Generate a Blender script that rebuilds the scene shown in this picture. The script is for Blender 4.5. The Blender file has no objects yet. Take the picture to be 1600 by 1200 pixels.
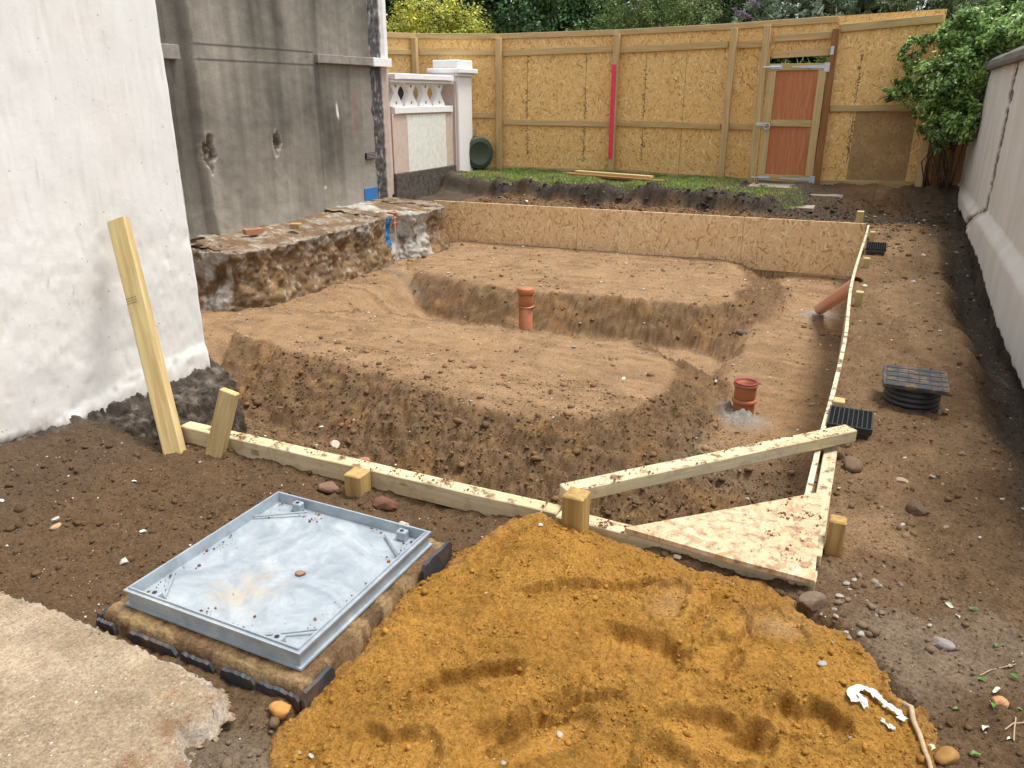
import bpy, math, random
import numpy as np
from mathutils import Vector, Matrix
random.seed(5); RG=np.random.default_rng(7)
sc=bpy.context.scene
# ---------------------------------------------------------------- camera, sky, sun, exposure
cam=bpy.data.cameras.new('camera'); camo=bpy.data.objects.new('camera',cam); sc.collection.objects.link(camo)
cam.sensor_width=36; cam.lens=27.0; cam.clip_end=500; cam.clip_start=.05
camo.location=(0,0,1.6); camo.rotation_euler=(math.radians(90-20.55),0,math.radians(25.3)); sc.camera=camo
W=bpy.data.worlds.new('World'); sc.world=W; W.use_nodes=True
nt=W.node_tree; bg=nt.nodes['Background']
SUN_EL=math.radians(70); SUN_AZ=math.radians(52)      # clockwise from +y
sky=nt.nodes.new('ShaderNodeTexSky'); sky.sky_type='NISHITA'; sky.sun_disc=False
sky.sun_elevation=SUN_EL; sky.sun_rotation=SUN_AZ; sky.air_density=1.0; sky.dust_density=3.0
hs=nt.nodes.new('ShaderNodeHueSaturation'); hs.inputs['Saturation'].default_value=.22
nt.links.new(sky.outputs[0],hs.inputs['Color']); nt.links.new(hs.outputs[0],bg.inputs[0]); bg.inputs[1].default_value=.15
sl=bpy.data.lights.new('sun','SUN'); sl.energy=2.0; sl.angle=math.radians(18); sl.color=(1,.97,.90)
so=bpy.data.objects.new('sun',sl); sc.collection.objects.link(so)
sd=Vector((math.sin(SUN_AZ)*math.cos(SUN_EL),math.cos(SUN_AZ)*math.cos(SUN_EL),math.sin(SUN_EL)))
so.rotation_euler=sd.to_track_quat('Z','Y').to_euler()
sc.view_settings.view_transform='Standard'; sc.view_settings.look='None'; sc.view_settings.gamma=1
sc.view_settings.exposure=0.82
# ---------------------------------------------------------------- noise
def _h(i,j,s):
    n=(i.astype(np.int64)*374761393+j.astype(np.int64)*668265263+s*1274126177)&0xffffffff
    n=((n^(n>>13))*1274126177)&0xffffffff
    return (n^(n>>16))&0xffffffff
def perlin(x,y,s=0):
    x=np.asarray(x,float); y=np.asarray(y,float)
    i=np.floor(x); j=np.floor(y); fx=x-i; fy=y-j
    def g(a,b):
        ang=_h(i+a,j+b,s)*(2*np.pi/4294967296.)
        return np.cos(ang)*(fx-a)+np.sin(ang)*(fy-b)
    u=fx*fx*fx*(fx*(fx*6-15)+10); v=fy*fy*fy*(fy*(fy*6-15)+10)
    return 1.5*((g(0,0)*(1-u)+g(1,0)*u)*(1-v)+(g(0,1)*(1-u)+g(1,1)*u)*v)
def fbm(x,y,o=4,s=0,gain=.5):
    r=0;a=1
    for k in range(o):
        r=r+a*perlin(x*2**k+k*17.3,y*2**k-k*9.1,s+k); a*=gain
    return r
def lumps(x,y,o=4,s=0,gain=.55):          # crumbly: sharp creases, round tops
    r=0;a=1
    for k in range(o):
        r=r+a*(np.abs(perlin(x*2**k+k*7.7,y*2**k+k*3.3,s+k))*2-.45); a*=gain
    return r
def ss(a,b,x):
    t=np.clip((x-a)/(b-a),0,1); return t*t*(3-2*t)
def sdf(x,y,poly):                         # signed distance, negative inside
    d=np.full(np.shape(x),1e9); ins=np.zeros(np.shape(x),bool); n=len(poly)
    for k in range(n):
        x0,y0=poly[k]; x1,y1=poly[(k+1)%n]; ex,ey=x1-x0,y1-y0
        t=np.clip(((x-x0)*ex+(y-y0)*ey)/(ex*ex+ey*ey),0,1)
        d=np.minimum(d,(x-x0-t*ex)**2+(y-y0-t*ey)**2)
        if y0!=y1:
            c=((y0>y)!=(y1>y))&(x<(x1-x0)*(y-y0)/(y1-y0)+x0); ins^=c
    d=np.sqrt(d); return np.where(ins,-d,d)
# ---------------------------------------------------------------- object helpers
COL=sc.collection
def tag(o,label=None,cat=None,group=None,kind=None):
    if label: o['label']=label
    if cat: o['category']=cat
    if group: o['group']=group
    if kind: o['kind']=kind
    return o
def empty(name,loc,label,cat,group=None,rz=0):
    o=bpy.data.objects.new(name,None); COL.objects.link(o); o.empty_display_size=.1
    o.matrix_basis=Matrix.Translation(Vector(loc))@Matrix.Rotation(rz,4,'Z'); return tag(o,label,cat,group)
def mw(o):
    return mw(o.parent)@o.matrix_parent_inverse@o.matrix_basis if o.parent else o.matrix_basis.copy()
def par(o,p):
    if p: o.parent=p; o.matrix_parent_inverse=mw(p).inverted()
    return o
def mesh(name,v,f,mat,parent=None,smooth=False,col=None,M=None):
    me=bpy.data.meshes.new(name)
    v=np.asarray(v,dtype=np.float32)
    if isinstance(f,np.ndarray):
        k=f.shape[1]; me.vertices.add(len(v)); me.vertices.foreach_set('co',v.ravel())
        me.loops.add(f.size); me.loops.foreach_set('vertex_index',f.ravel().astype(np.int32))
        me.polygons.add(len(f)); me.polygons.foreach_set('loop_start',np.arange(0,f.size,k,dtype=np.int32))
        me.update(calc_edges=True); me.validate()
    else: me.from_pydata(v.tolist(),[],f)
    if col is not None:
        at=me.color_attributes.new('Col','FLOAT_COLOR','POINT')
        c=np.ones((len(v),4),np.float32); c[:,:3]=np.clip(col,0,1); at.data.foreach_set('color',c.ravel())
    me.polygons.foreach_set('use_smooth',np.full(len(me.polygons),smooth)); 
    me.materials.append(mat); me.update()
    o=bpy.data.objects.new(name,me); COL.objects.link(o)
    if M is not None: o.matrix_basis=M
    return par(o,parent)
def frame(o,xd,yh):                       # local X along xd, local Y near yh
    x=Vector(xd).normalized(); z=x.cross(Vector(yh)).normalized(); y=z.cross(x)
    m=Matrix((x,y,z)).transposed().to_4x4(); m.translation=Vector(o); return m
def bevbox(L,Wd,T,b=.003,nx=1,jit=0,seed=0):
    # chamfered box, local 0..L, 0..Wd, -T..0 ; rings along X
    r=random.Random(seed)
    prof=[(b,0),(Wd-b,0),(Wd,-b),(Wd,-T+b),(Wd-b,-T),(b,-T),(0,-T+b),(0,-b)]
    v=[];f=[]
    xs=[0]+[b+(L-2*b)*k/nx for k in range(nx+1)]+[L]
    for q,x in enumerate(xs):
        s=1-2*b/min(Wd,T) if q in(0,len(xs)-1) else 1
        dy=r.uniform(-jit,jit); dz=r.uniform(-jit,jit)
        for (py,pz) in prof: v.append((x,Wd/2+(py-Wd/2)*s+dy,-T/2+(pz+T/2)*s+dz))
    n=8
    for q in range(len(xs)-1):
        for k in range(n): f.append((q*n+k,q*n+(k+1)%n,(q+1)*n+(k+1)%n,(q+1)*n+k))
    f.append(tuple(range(n-1,-1,-1))); f.append(tuple((len(xs)-1)*n+k for k in range(n)))
    f=[tuple(reversed(a)) for a in f]
    return v,f
def timber(name,a,b,wd,th,mat,up=(0,0,1),parent=None,bev=.004,nx=4,jit=.0008,seed=0):
    """a->b is the centre line; th is measured along up, wd across it"""
    a=Vector(a);b=Vector(b);x=(b-a).normalized(); z=Vector(up); z=(z-x*z.dot(x)).normalized(); y=z.cross(x)
    v,f=bevbox((b-a).length,wd,th,bev,nx,jit,seed)
    v=[(p[0],p[1]-wd/2,p[2]+th/2) for p in v]
    m=Matrix((x,y,z)).transposed().to_4x4(); m.translation=a
    return mesh(name,v,f,mat,parent,M=m)
def box(name,x0,x1,y0,y1,z0,z1,mat,parent=None,b=.004):
    v,f=bevbox(x1-x0,y1-y0,z1-z0,b)
    return mesh(name,v,f,mat,parent,M=Matrix.Translation((x0,y0,z1)))
def lathe(prof,n=24,cap=True):
    v=[];f=[]
    for r,z in prof:
        for k in range(n): a=2*math.pi*k/n; v.append((r*math.cos(a),r*math.sin(a),z))
    for q in range(len(prof)-1):
        for k in range(n): f.append((q*n+k,q*n+(k+1)%n,(q+1)*n+(k+1)%n,(q+1)*n+k))
    if cap: f.append(tuple(range(n-1,-1,-1))); f.append(tuple((len(prof)-1)*n+k for k in range(n)))
    return v,f
def gridfaces(ny,nx):
    i=np.arange(ny-1)[:,None]*nx+np.arange(nx-1)[None,:]; i=i.ravel()
    return np.stack([i,i+1,i+nx+1,i+nx],1)
# icosahedron for stones and clods
_t=(1+5**.5)/2
ICO=np.array([(-1,_t,0),(1,_t,0),(-1,-_t,0),(1,-_t,0),(0,-1,_t),(0,1,_t),(0,-1,-_t),(0,1,-_t),(_t,0,-1),(_t,0,1),(-_t,0,-1),(-_t,0,1)])/np.sqrt(1+_t*_t)
ICF=np.array([(0,11,5),(0,5,1),(0,1,7),(0,7,10),(0,10,11),(1,5,9),(5,11,4),(11,10,2),(10,7,6),(7,1,8),(3,9,4),(3,4,2),(3,2,6),(3,6,8),(3,8,9),(4,9,5),(2,4,11),(6,2,10),(8,6,7),(9,8,1)])
def icos(P,S,flat=.7,rough=.22,rng=RG):
    n=len(P); V=ICO[None]*(1+rng.uniform(-rough,rough,(n,12,1)))
    sc3=rng.uniform(.65,1.25,(n,1,3)); sc3[:,:,2]*=flat
    V=V*sc3; a=rng.uniform(0,6.283,n); c,s=np.cos(a)[:,None],np.sin(a)[:,None]
    t=rng.uniform(-.5,.5,n); ct,st=np.cos(t)[:,None],np.sin(t)[:,None]
    x,y,z=V[...,0],V[...,1],V[...,2]; y,z=ct*y-st*z,st*y+ct*z; x,y=c*x-s*y,s*x+c*y
    V=np.stack([x,y,z],-1)*np.asarray(S)[:,None,None]+P[:,None,:]
    F=(ICF[None]+np.arange(n)[:,None,None]*12).reshape(-1,3)
    return V.reshape(-1,3),F
_sub=None
def stone(seed,r,flat=.6,rough=.25):
    """one rounded rock, 162-ish verts"""
    rg=np.random.default_rng(seed); V=ICO.copy();F=ICF.copy()
    for _ in range(2):
        d={};nv=list(V);nf=[]
        def mid(a,b):
            k=(min(a,b),max(a,b))
            if k not in d: m=nv[a]+nv[b]; nv.append(m/np.linalg.norm(m)); d[k]=len(nv)-1
            return d[k]
        for a,b,c in F:
            ab,bc,ca=mid(a,b),mid(b,c),mid(c,a); nf+=[(a,ab,ca),(b,bc,ab),(c,ca,bc),(ab,bc,ca)]
        V=np.array(nv);F=np.array(nf)
    k=rg.normal(size=(9,3)); k/=np.linalg.norm(k,axis=1)[:,None]; h=rg.uniform(.55,1.0,9)
    D=V@k.T; lim=np.min(np.where(D>.05,h[None]/np.maximum(D,.05),9),1)
    V=V*np.minimum(1,lim)[:,None]*(1+rg.uniform(-.03,.03,(len(V),1)))
    V=V*np.array([1.2,.85,flat])*r; a=rg.uniform(0,6.28)
    R=np.array([[math.cos(a),-math.sin(a),0],[math.sin(a),math.cos(a),0],[0,0,1]])
    return V@R.T,F
# ---------------------------------------------------------------- materials
class NB:
    def __init__(s,name):
        s.m=bpy.data.materials.new(name); s.m.use_nodes=True; s.t=s.m.node_tree; s.n=s.t.nodes; s.l=s.t.links
        s.b=s.n['Principled BSDF']; s.tc=s.n.new('ShaderNodeTexCoord')
    def new(s,t,**k):
        n=s.n.new('ShaderNode'+t)
        for a,b in k.items(): setattr(n,a,b)
        return n
    def link(s,a,b): s.l.new(a,b)
    def val(s,sock,v):
        if hasattr(v,'is_linked') or hasattr(v,'links'): s.link(v,sock)
        else: sock.default_value=v
    def coord(s,scale=(1,1,1),rot=(0,0,0),loc=None,src=None):
        m=s.new('Mapping'); m.inputs['Scale'].default_value=scale; m.inputs['Rotation'].default_value=rot
        s.link(src or s.tc.outputs['Object'],m.inputs['Vector'])
        if loc is not None: s.val(m.inputs['Location'],loc)
        return m.outputs[0]
    def noise(s,scale,detail=4,rough=.55,vec=None,dist=0):
        n=s.new('TexNoise'); n.inputs['Scale'].default_value=scale; n.inputs['Detail'].default_value=detail
        n.inputs['Roughness'].default_value=rough; n.inputs['Distortion'].default_value=dist
        s.link(vec or s.tc.outputs['Object'],n.inputs['Vector']); return n.outputs['Fac']
    def ramp(s,fac,stops,interp='LINEAR'):
        r=s.new('ValToRGB'); r.color_ramp.interpolation=interp; e=r.color_ramp.elements
        while len(e)<len(stops): e.new(.5)
        for k,(p,c) in enumerate(stops):
            e[k].position=p; e[k].color=(c,c,c,1) if isinstance(c,(int,float)) else (*c,1)
        s.link(fac,r.inputs[0]); return r.outputs[0]
    def mix(s,f,a,b,mode='MIX'):
        m=s.new('Mix',data_type='RGBA',blend_type=mode)
        s.val(m.inputs[0],f)
        for k,q in((6,a),(7,b)):
            if isinstance(q,tuple): m.inputs[k].default_value=(*q,1)
            else: s.link(q,m.inputs[k])
        return m.outputs[2]
    def math(s,op,a,b=0.):
        m=s.new('Math',operation=op); s.val(m.inputs[0],a); s.val(m.inputs[1],b); return m.outputs[0]
    def bump(s,h,dist=.01,strength=1,nrm=None):
        b=s.new('Bump'); b.inputs['Distance'].default_value=dist; b.inputs['Strength'].default_value=strength
        s.link(h,b.inputs['Height'])
        if nrm: s.link(nrm,b.inputs['Normal'])
        return b.outputs[0]
    def done(s,col,rough=.85,nrm=None,metal=0,spec=.3):
        s.val(s.b.inputs['Base Color'],(*col,1) if isinstance(col,tuple) else col); s.val(s.b.inputs['Roughness'],rough)
        s.b.inputs['Metallic'].default_value=metal; s.b.inputs['Specular IOR Level'].default_value=spec
        if nrm: s.link(nrm,s.b.inputs['Normal'])
        return s.m
def soil_mat(name,s1=90,s2=320,bd=.006,spk=.5,dens=.93):
    n=NB(name); a=n.new('Attribute',attribute_name='Col').outputs['Color']
    f=n.noise(s1,5,.65); g=n.noise(9,4,.6); h=n.noise(s2,3,.6)
    c=n.mix(1.0,a,n.ramp(f,[(.28,.5),(.5,1.0),(.72,1.38)]),'MULTIPLY')
    c=n.mix(1.0,c,n.ramp(g,[(.3,.82),(.7,1.15)]),'MULTIPLY')
    v=n.new('TexVoronoi'); v.inputs['Scale'].default_value=130; n.link(n.tc.outputs['Object'],v.inputs['Vector'])
    sp=n.ramp(v.outputs['Distance'],[(.14,1.0),(.2,0.0)])
    r=n.ramp(n.new('SeparateColor').outputs[0],[(.5,0),(.6,1)]) if 0 else None
    sx=n.new('SeparateColor'); n.link(v.outputs['Color'],sx.inputs[0])
    pk=n.math('MULTIPLY',sp,n.math('GREATER_THAN',sx.outputs[0],dens))
    c=n.mix(n.math('MULTIPLY',pk,spk),c,(.5,.44,.37))
    nr=n.bump(h,bd*.6,.9,n.bump(f,bd*1.5,1.)); return n.done(c,.95,nr,spec=.15)
M_soil=soil_mat('soil'); M_sand=soil_mat('sand',110,380,.005,.04); M_conc=soil_mat('rough_concrete',70,300,.006,.5); M_slab=soil_mat('old_concrete_slab',120,400,.0022,.7,.72)
def attr_mat(name,s1,bd,rough=.85,lo=.85,hi=1.12,spec=.25,str_=.6):
    n=NB(name); a=n.new('Attribute',attribute_name='Col').outputs['Color']
    f=n.noise(s1,5,.6); c=n.mix(1.0,a,n.ramp(f,[(.3,lo),(.7,hi)]),'MULTIPLY')
    return n.done(c,rough,n.bump(f,bd,str_),spec=spec)
M_stone=attr_mat('stone',60,.004); M_clod=attr_mat('soil_clod',220,.002,.95,.75,1.2,.1)
M_greywall=attr_mat('stained_cement_render',45,.004,.9,.86,1.12,.2)
def wood_mat(name,base,dark,grn=.25,dirt=0.0,knot=1.):
    n=NB(name); oi=n.new('ObjectInfo'); cb=n.new('CombineXYZ')
    for k in range(3): n.link(n.math('MULTIPLY',oi.outputs['Random'],[17.,5.,9.][k]),cb.inputs[k])
    v0=n.new('VectorMath',operation='ADD'); n.link(n.tc.outputs['Object'],v0.inputs[0]); n.link(cb.outputs[0],v0.inputs[1]); V=v0.outputs[0]
    # knots warp the grain
    kn=n.new('TexVoronoi'); kn.inputs['Scale'].default_value=1; n.link(n.coord((3.2,9,9),src=V),kn.inputs['Vector'])
    kd=n.ramp(kn.outputs['Distance'],[(.03,1),(.11,0)])
    gv=n.coord((2.2,38,38),src=V); g=n.noise(1.,5,.6,gv,.6)
    gf=n.noise(1.,4,.7,n.coord((9,260,260),src=V))
    c=n.mix(n.ramp(g,[(.35,0.0),(.62,1.0)]),base,dark)
    c=n.mix(1.,c,n.ramp(gf,[(.3,.86),(.7,1.1)]),'MULTIPLY')
    sx=n.new('SeparateColor'); n.link(kn.outputs['Color'],sx.inputs[0])
    kk=n.math('MULTIPLY',kd,n.math('GREATER_THAN',sx.outputs[0],.55)); c=n.mix(n.math('MULTIPLY',kk,.8*knot),c,(.10,.05,.02))
    lg=n.noise(2.3,3,.5,n.coord((1,4,4),src=V)); c=n.mix(n.ramp(lg,[(.4,0),(.7,grn)]),c,(.30,.33,.14))
    tint=n.math('MULTIPLY',oi.outputs['Random'],.25); c=n.mix(tint,c,(.62,.45,.22))
    if dirt:
        d=n.noise(14,6,.7,V); geo=n.new('NewGeometry'); sz=n.new('SeparateXYZ'); n.link(geo.outputs['Normal'],sz.inputs[0])
        up=n.ramp(sz.outputs[2],[(.6,.25),(.9,1.)]); c=n.mix(n.math('MULTIPLY',n.ramp(d,[(.52,0),(.6,1)]),n.math('MULTIPLY',up,dirt)),c,(.17,.09,.045))
    return n.done(c,.75,n.bump(gf,.0015,.5),spec=.2)
M_wood=wood_mat('new_treated_timber',(.60,.47,.24),(.42,.29,.12),.35)
M_woodfence=wood_mat('fence_timber',(.66,.48,.24),(.48,.33,.15),.15)
M_wooddirt=wood_mat('muddy_treated_timber',(.64,.56,.40),(.50,.41,.25),.15,dirt=.9)
M_woodpost=wood_mat('yellow_treated_timber',(.45,.29,.10),(.26,.15,.045),.1)
M_woodedge=wood_mat('muddy_board_edge',(.70,.64,.50),(.55,.46,.30),.1,dirt=1.)
M_woodred=wood_mat('brown_treated_timber',(.34,.16,.06),(.22,.10,.035),.0)
def osb_mat(name,lo,mid,hi,size=1.,stain=0,dirt=0,ctr=1.):
    n=NB(name); oi=n.new('ObjectInfo'); cb=n.new('CombineXYZ')
    for k in range(2): n.link(n.math('MULTIPLY',oi.outputs['Random'],[31.,13.][k]),cb.inputs[k])
    v0=n.new('VectorMath',operation='ADD'); n.link(n.tc.outputs['Object'],v0.inputs[0]); n.link(cb.outputs[0],v0.inputs[1]); V=v0.outputs[0]
    nz=n.new('TexNoise'); nz.inputs['Scale'].default_value=9; nz.inputs['Detail'].default_value=2; n.link(V,nz.inputs['Vector'])
    mv=n.new('VectorMath',operation='MULTIPLY_ADD'); n.link(nz.outputs['Color'],mv.inputs[0]); mv.inputs[1].default_value=(.016,.016,.0); n.link(V,mv.inputs[2])
    hh=None;cc=None
    for k,(ang,lx,wy) in enumerate([(80,14,62),(115,12,55),(55,13,70),(15,13,60),(150,12,50),(95,17,80)]):
        m=n.new('Mapping'); m.vector_type='TEXTURE'; m.inputs['Rotation'].default_value=(0,0,math.radians(ang)); m.inputs['Location'].default_value=(k*3.7,k*1.9,0)
        m.inputs['Scale'].default_value=(1/(lx*size),1/(wy*size),1); n.link(mv.outputs[0],m.inputs['Vector'])
        vo=n.new('TexVoronoi',voronoi_dimensions='2D'); vo.inputs['Scale'].default_value=1; n.link(m.outputs[0],vo.inputs['Vector'])
        sx=n.new('SeparateColor'); n.link(vo.outputs['Color'],sx.inputs[0])
        h=sx.outputs[0]; c=n.math('ADD',n.math('MULTIPLY',sx.outputs[1],.8),n.math('MULTIPLY',vo.outputs['Distance'],-.02))
        if hh is None: hh,cc=h,c
        else:
            g=n.math('GREATER_THAN',h,hh); mx=n.new('Mix',data_type='FLOAT'); n.link(g,mx.inputs[0]); n.link(cc,mx.inputs[2]); n.link(c,mx.inputs[3]); cc=mx.outputs[0]; hh=n.math('MAXIMUM',h,hh)
    col=n.ramp(cc,[(.0,lo),(.04,lo),(.10,tuple(.4*a+.6*b for a,b in zip(lo,mid))),(.2,mid),(.52,tuple(.7*a+.3*b for a,b in zip(mid,hi))),(.60,mid),(.78,hi)])
    f=n.noise(1.,4,.7,n.coord((60,60,60),src=V)); col=n.mix(1.,col,n.ramp(f,[(.3,.88),(.7,1.1)]),'MULTIPLY')
    if stain: col=n.mix(n.ramp(n.noise(3.0,5,.7,V),[(.42,0),(.6,stain)]),col,(.30,.20,.10))
    if dirt:
        col=n.mix(n.ramp(n.noise(22,6,.75,V),[(.5,0),(.62,dirt)]),col,(.2,.115,.06))
    return n.done(col,.7,n.bump(cc,.0012,.5),spec=.25)
M_osb=osb_mat('fence_osb',(.50,.28,.09),(.82,.50,.17),(.95,.72,.38),1.0)
M_osbf=osb_mat('form_osb',(.56,.33,.15),(.82,.57,.30),(.95,.78,.53),.72)
M_osbt=osb_mat('triangle_osb',(.40,.25,.14),(.54,.38,.23),(.64,.49,.33),.62,dirt=.8)
M_osbd=osb_mat('weathered_osb',(.34,.20,.08),(.46,.28,.12),(.56,.38,.18),1.1,stain=.6)
def simple(name,c,rough=.6,metal=0,spec=.4,ns=40,amt=.12,bd=0,dirt=0,dcol=(.2,.12,.06)):
    n=NB(name); f=n.noise(ns,5,.6)
    cl=n.mix(1.,c,n.ramp(f,[(.3,1-amt),(.7,1+amt)]),'MULTIPLY')
    if dirt: cl=n.mix(n.ramp(n.noise(11,6,.7),[(.48,0),(.62,dirt)]),cl,dcol)
    return n.done(cl,rough,n.bump(f,bd,.6) if bd else None,metal,spec)
M_clay=simple('terracotta_pipe_plastic',(.42,.14,.06),.5,dirt=.8,dcol=(.33,.17,.08)); M_pink=simple('salmon_pipe_plastic',(.78,.38,.27),.4)
M_redrim=simple('red_rubber_seal',(.28,.035,.04),.5); M_black=simple('black_plastic',(.018,.019,.021),.42,spec=.5)
M_lid=simple('dusty_black_lid',(.035,.037,.042),.42,spec=.5,dirt=.9,dcol=(.22,.13,.05)); M_steel=simple('zinc_plated_steel',(.55,.58,.62),.35,.7)
M_blueblk=simple('slate_band',(.035,.038,.045),.6,amt=.3,bd=.004,ns=25,dirt=.4); M_white=simple('white_masonry_paint',(.80,.79,.77),.8,ns=18,amt=.05,bd=.003)
M_pinkr=simple('pink_old_render',(.55,.43,.36),.9,ns=14,amt=.1,bd=.003); M_patch=simple('thin_white_paint',(.70,.71,.64),.85,ns=10,amt=.14,bd=.004)
M_fdark=simple('damp_dark_footing',(.085,.072,.06),.95,ns=16,amt=.5,bd=.02); M_brick=simple('orange_brick',(.42,.2,.11),.85,ns=50,amt=.2,bd=.004)
M_brickb=simple('buff_brick',(.42,.27,.12),.85,ns=50,amt=.25,bd=.004)
M_red=simple('red_spray_paint',(.80,.06,.12),.6,amt=.25,ns=25); M_green=simple('green_plastic',(.05,.065,.045),.5,amt=.2); M_paper=simple('white_torn_plastic',(.6,.6,.58),.5,ns=60,amt=.08)
M_stick=simple('bare_stick_bark',(.38,.28,.17),.8,ns=80,amt=.2); M_paver=simple('old_paving',(.33,.28,.22),.9,ns=30,amt=.15,bd=.004,dirt=.4)
M_blue=simple('blue_spray_paint',(.03,.17,.42),.7,ns=30,amt=.15)
def ply():
    n=NB('red_plywood'); V=n.tc.outputs['Object']; g=n.noise(1.,5,.6,n.coord((16,1.4,10)),1.5); f=n.noise(1.,4,.7,n.coord((160,6,50)))
    c=n.ramp(g,[(.3,(.40,.13,.05)),(.5,(.50,.18,.075)),(.7,(.57,.24,.11))]); return n.done(n.mix(1.,c,n.ramp(f,[(.3,.9),(.7,1.08)]),'MULTIPLY'),.55,spec=.3)
M_ply=ply()
def galv():
    n=NB('galvanised_steel'); a=n.noise(5,6,.65,dist=1.5); b=n.new('TexVoronoi'); b.inputs['Scale'].default_value=45; n.link(n.coord((1,1,1)),b.inputs['Vector'])
    sx=n.new('SeparateColor'); n.link(b.outputs['Color'],sx.inputs[0])
    c=n.ramp(a,[(.3,(.27,.31,.35)),(.5,(.35,.395,.43)),(.68,(.44,.48,.50))]); c=n.mix(1.,c,n.ramp(sx.outputs[0],[(0,.95),(1,1.05)]),'MULTIPLY')
    mp=n.new('Mapping'); mp.inputs['Location'].default_value=(1.79,-1.63,0); mp.inputs['Scale'].default_value=(1,1,0); n.link(n.tc.outputs['Object'],mp.inputs[0])
    ln=n.new('VectorMath',operation='LENGTH'); n.link(mp.outputs[0],ln.inputs[0])
    st=n.math('MULTIPLY',n.ramp(ln.outputs['Value'],[(.03,1),(.16,0)]),n.ramp(n.noise(16,5,.7),[(.42,0),(.62,.75)])); c=n.mix(st,c,(.55,.40,.22))
    c=n.mix(n.ramp(n.noise(48,6,.75),[(.62,0),(.68,.6)]),c,(.30,.24,.19))
    return n.done(c,n.ramp(a,[(.3,.38),(.7,.62)]),metal=.35,spec=.5)
M_galv=galv()
def leafmat(name):
    n=NB(name); a=n.new('Attribute',attribute_name='Col').outputs['Color']; f=n.noise(30,2)
    c=n.mix(1.,a,n.ramp(f,[(.3,.8),(.7,1.2)]),'MULTIPLY'); n.done(c,.45,spec=.35)
    tr=n.new('BsdfTranslucent'); n.link(c,tr.inputs[0]); mx=n.new('MixShader'); mx.inputs[0].default_value=.25
    n.link(n.b.outputs[0],mx.inputs[1]); n.link(tr.outputs[0],mx.inputs[2]); n.link(mx.outputs[0],n.n['Material Output'].inputs[0]); return n.m
M_leaf=leafmat('leaf'); M_bark=simple('bark',(.12,.085,.055),.9,ns=40,amt=.3,bd=.01); M_twig=simple('pale_twig',(.34,.28,.2),.85,amt=.2)
# ---------------------------------------------------------------- terrain
XB=-.11
def xb(y): return -.10-.028*ss(5.5,7.5,y)+.012*np.sin((y-3.7)*1.1)*ss(3.5,4.5,y)
def yo(x): return 10.94+.053*(x+6.55)
M1=[(x*1.048,y*1.048) for x,y in [(-5.9,5.35),(-5.95,6.0),(-4.51,6.43),(-2.81,6.52),(-1.9,6.6),(-1.36,6.2),(-1.21,5.7),(-1.31,4.95),(-1.68,4.6),(-2.23,4.5),(-3.38,4.76),(-4.14,4.93),(-5.16,5.12)]]
M2=[(x*1.048,y*1.048) for x,y in [(-5.75,9.2),(-5.55,8.45),(-4.6,8.0),(-3.83,7.85),(-2.3,8.1),(-1.6,8.05),(-1.3,8.4),(-1.25,9.4),(-1.55,10.3),(-1.9,11.2),(-5.95,11.2)]]
def wob(x,y,s,a,b): return x+a*fbm(x*b,y*b,3,s),y+a*fbm(x*b+9,y*b,3,s+5)
SP=[(-1.36,1.27),(-1.35,1.41),(-1.335,1.55),(-1.33,1.88),(-1.31,2.1),(-1.24,2.36),(-1.1,2.53),(-.2,2.53),(-.0,2.42),(.12,2.36),(.22,2.24),(.31,2.12),(.37,2.0),(.36,1.86),(.42,1.5),(.3,1.0),(-.2,.5),(-1.0,.4),(-1.2,1.0)]
def low(x,y): return -.05+.05*fbm(x*.8,y*.8,2,3)-.04*ss(-.3,-1.2,x)*ss(3,2.4,y)
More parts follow.
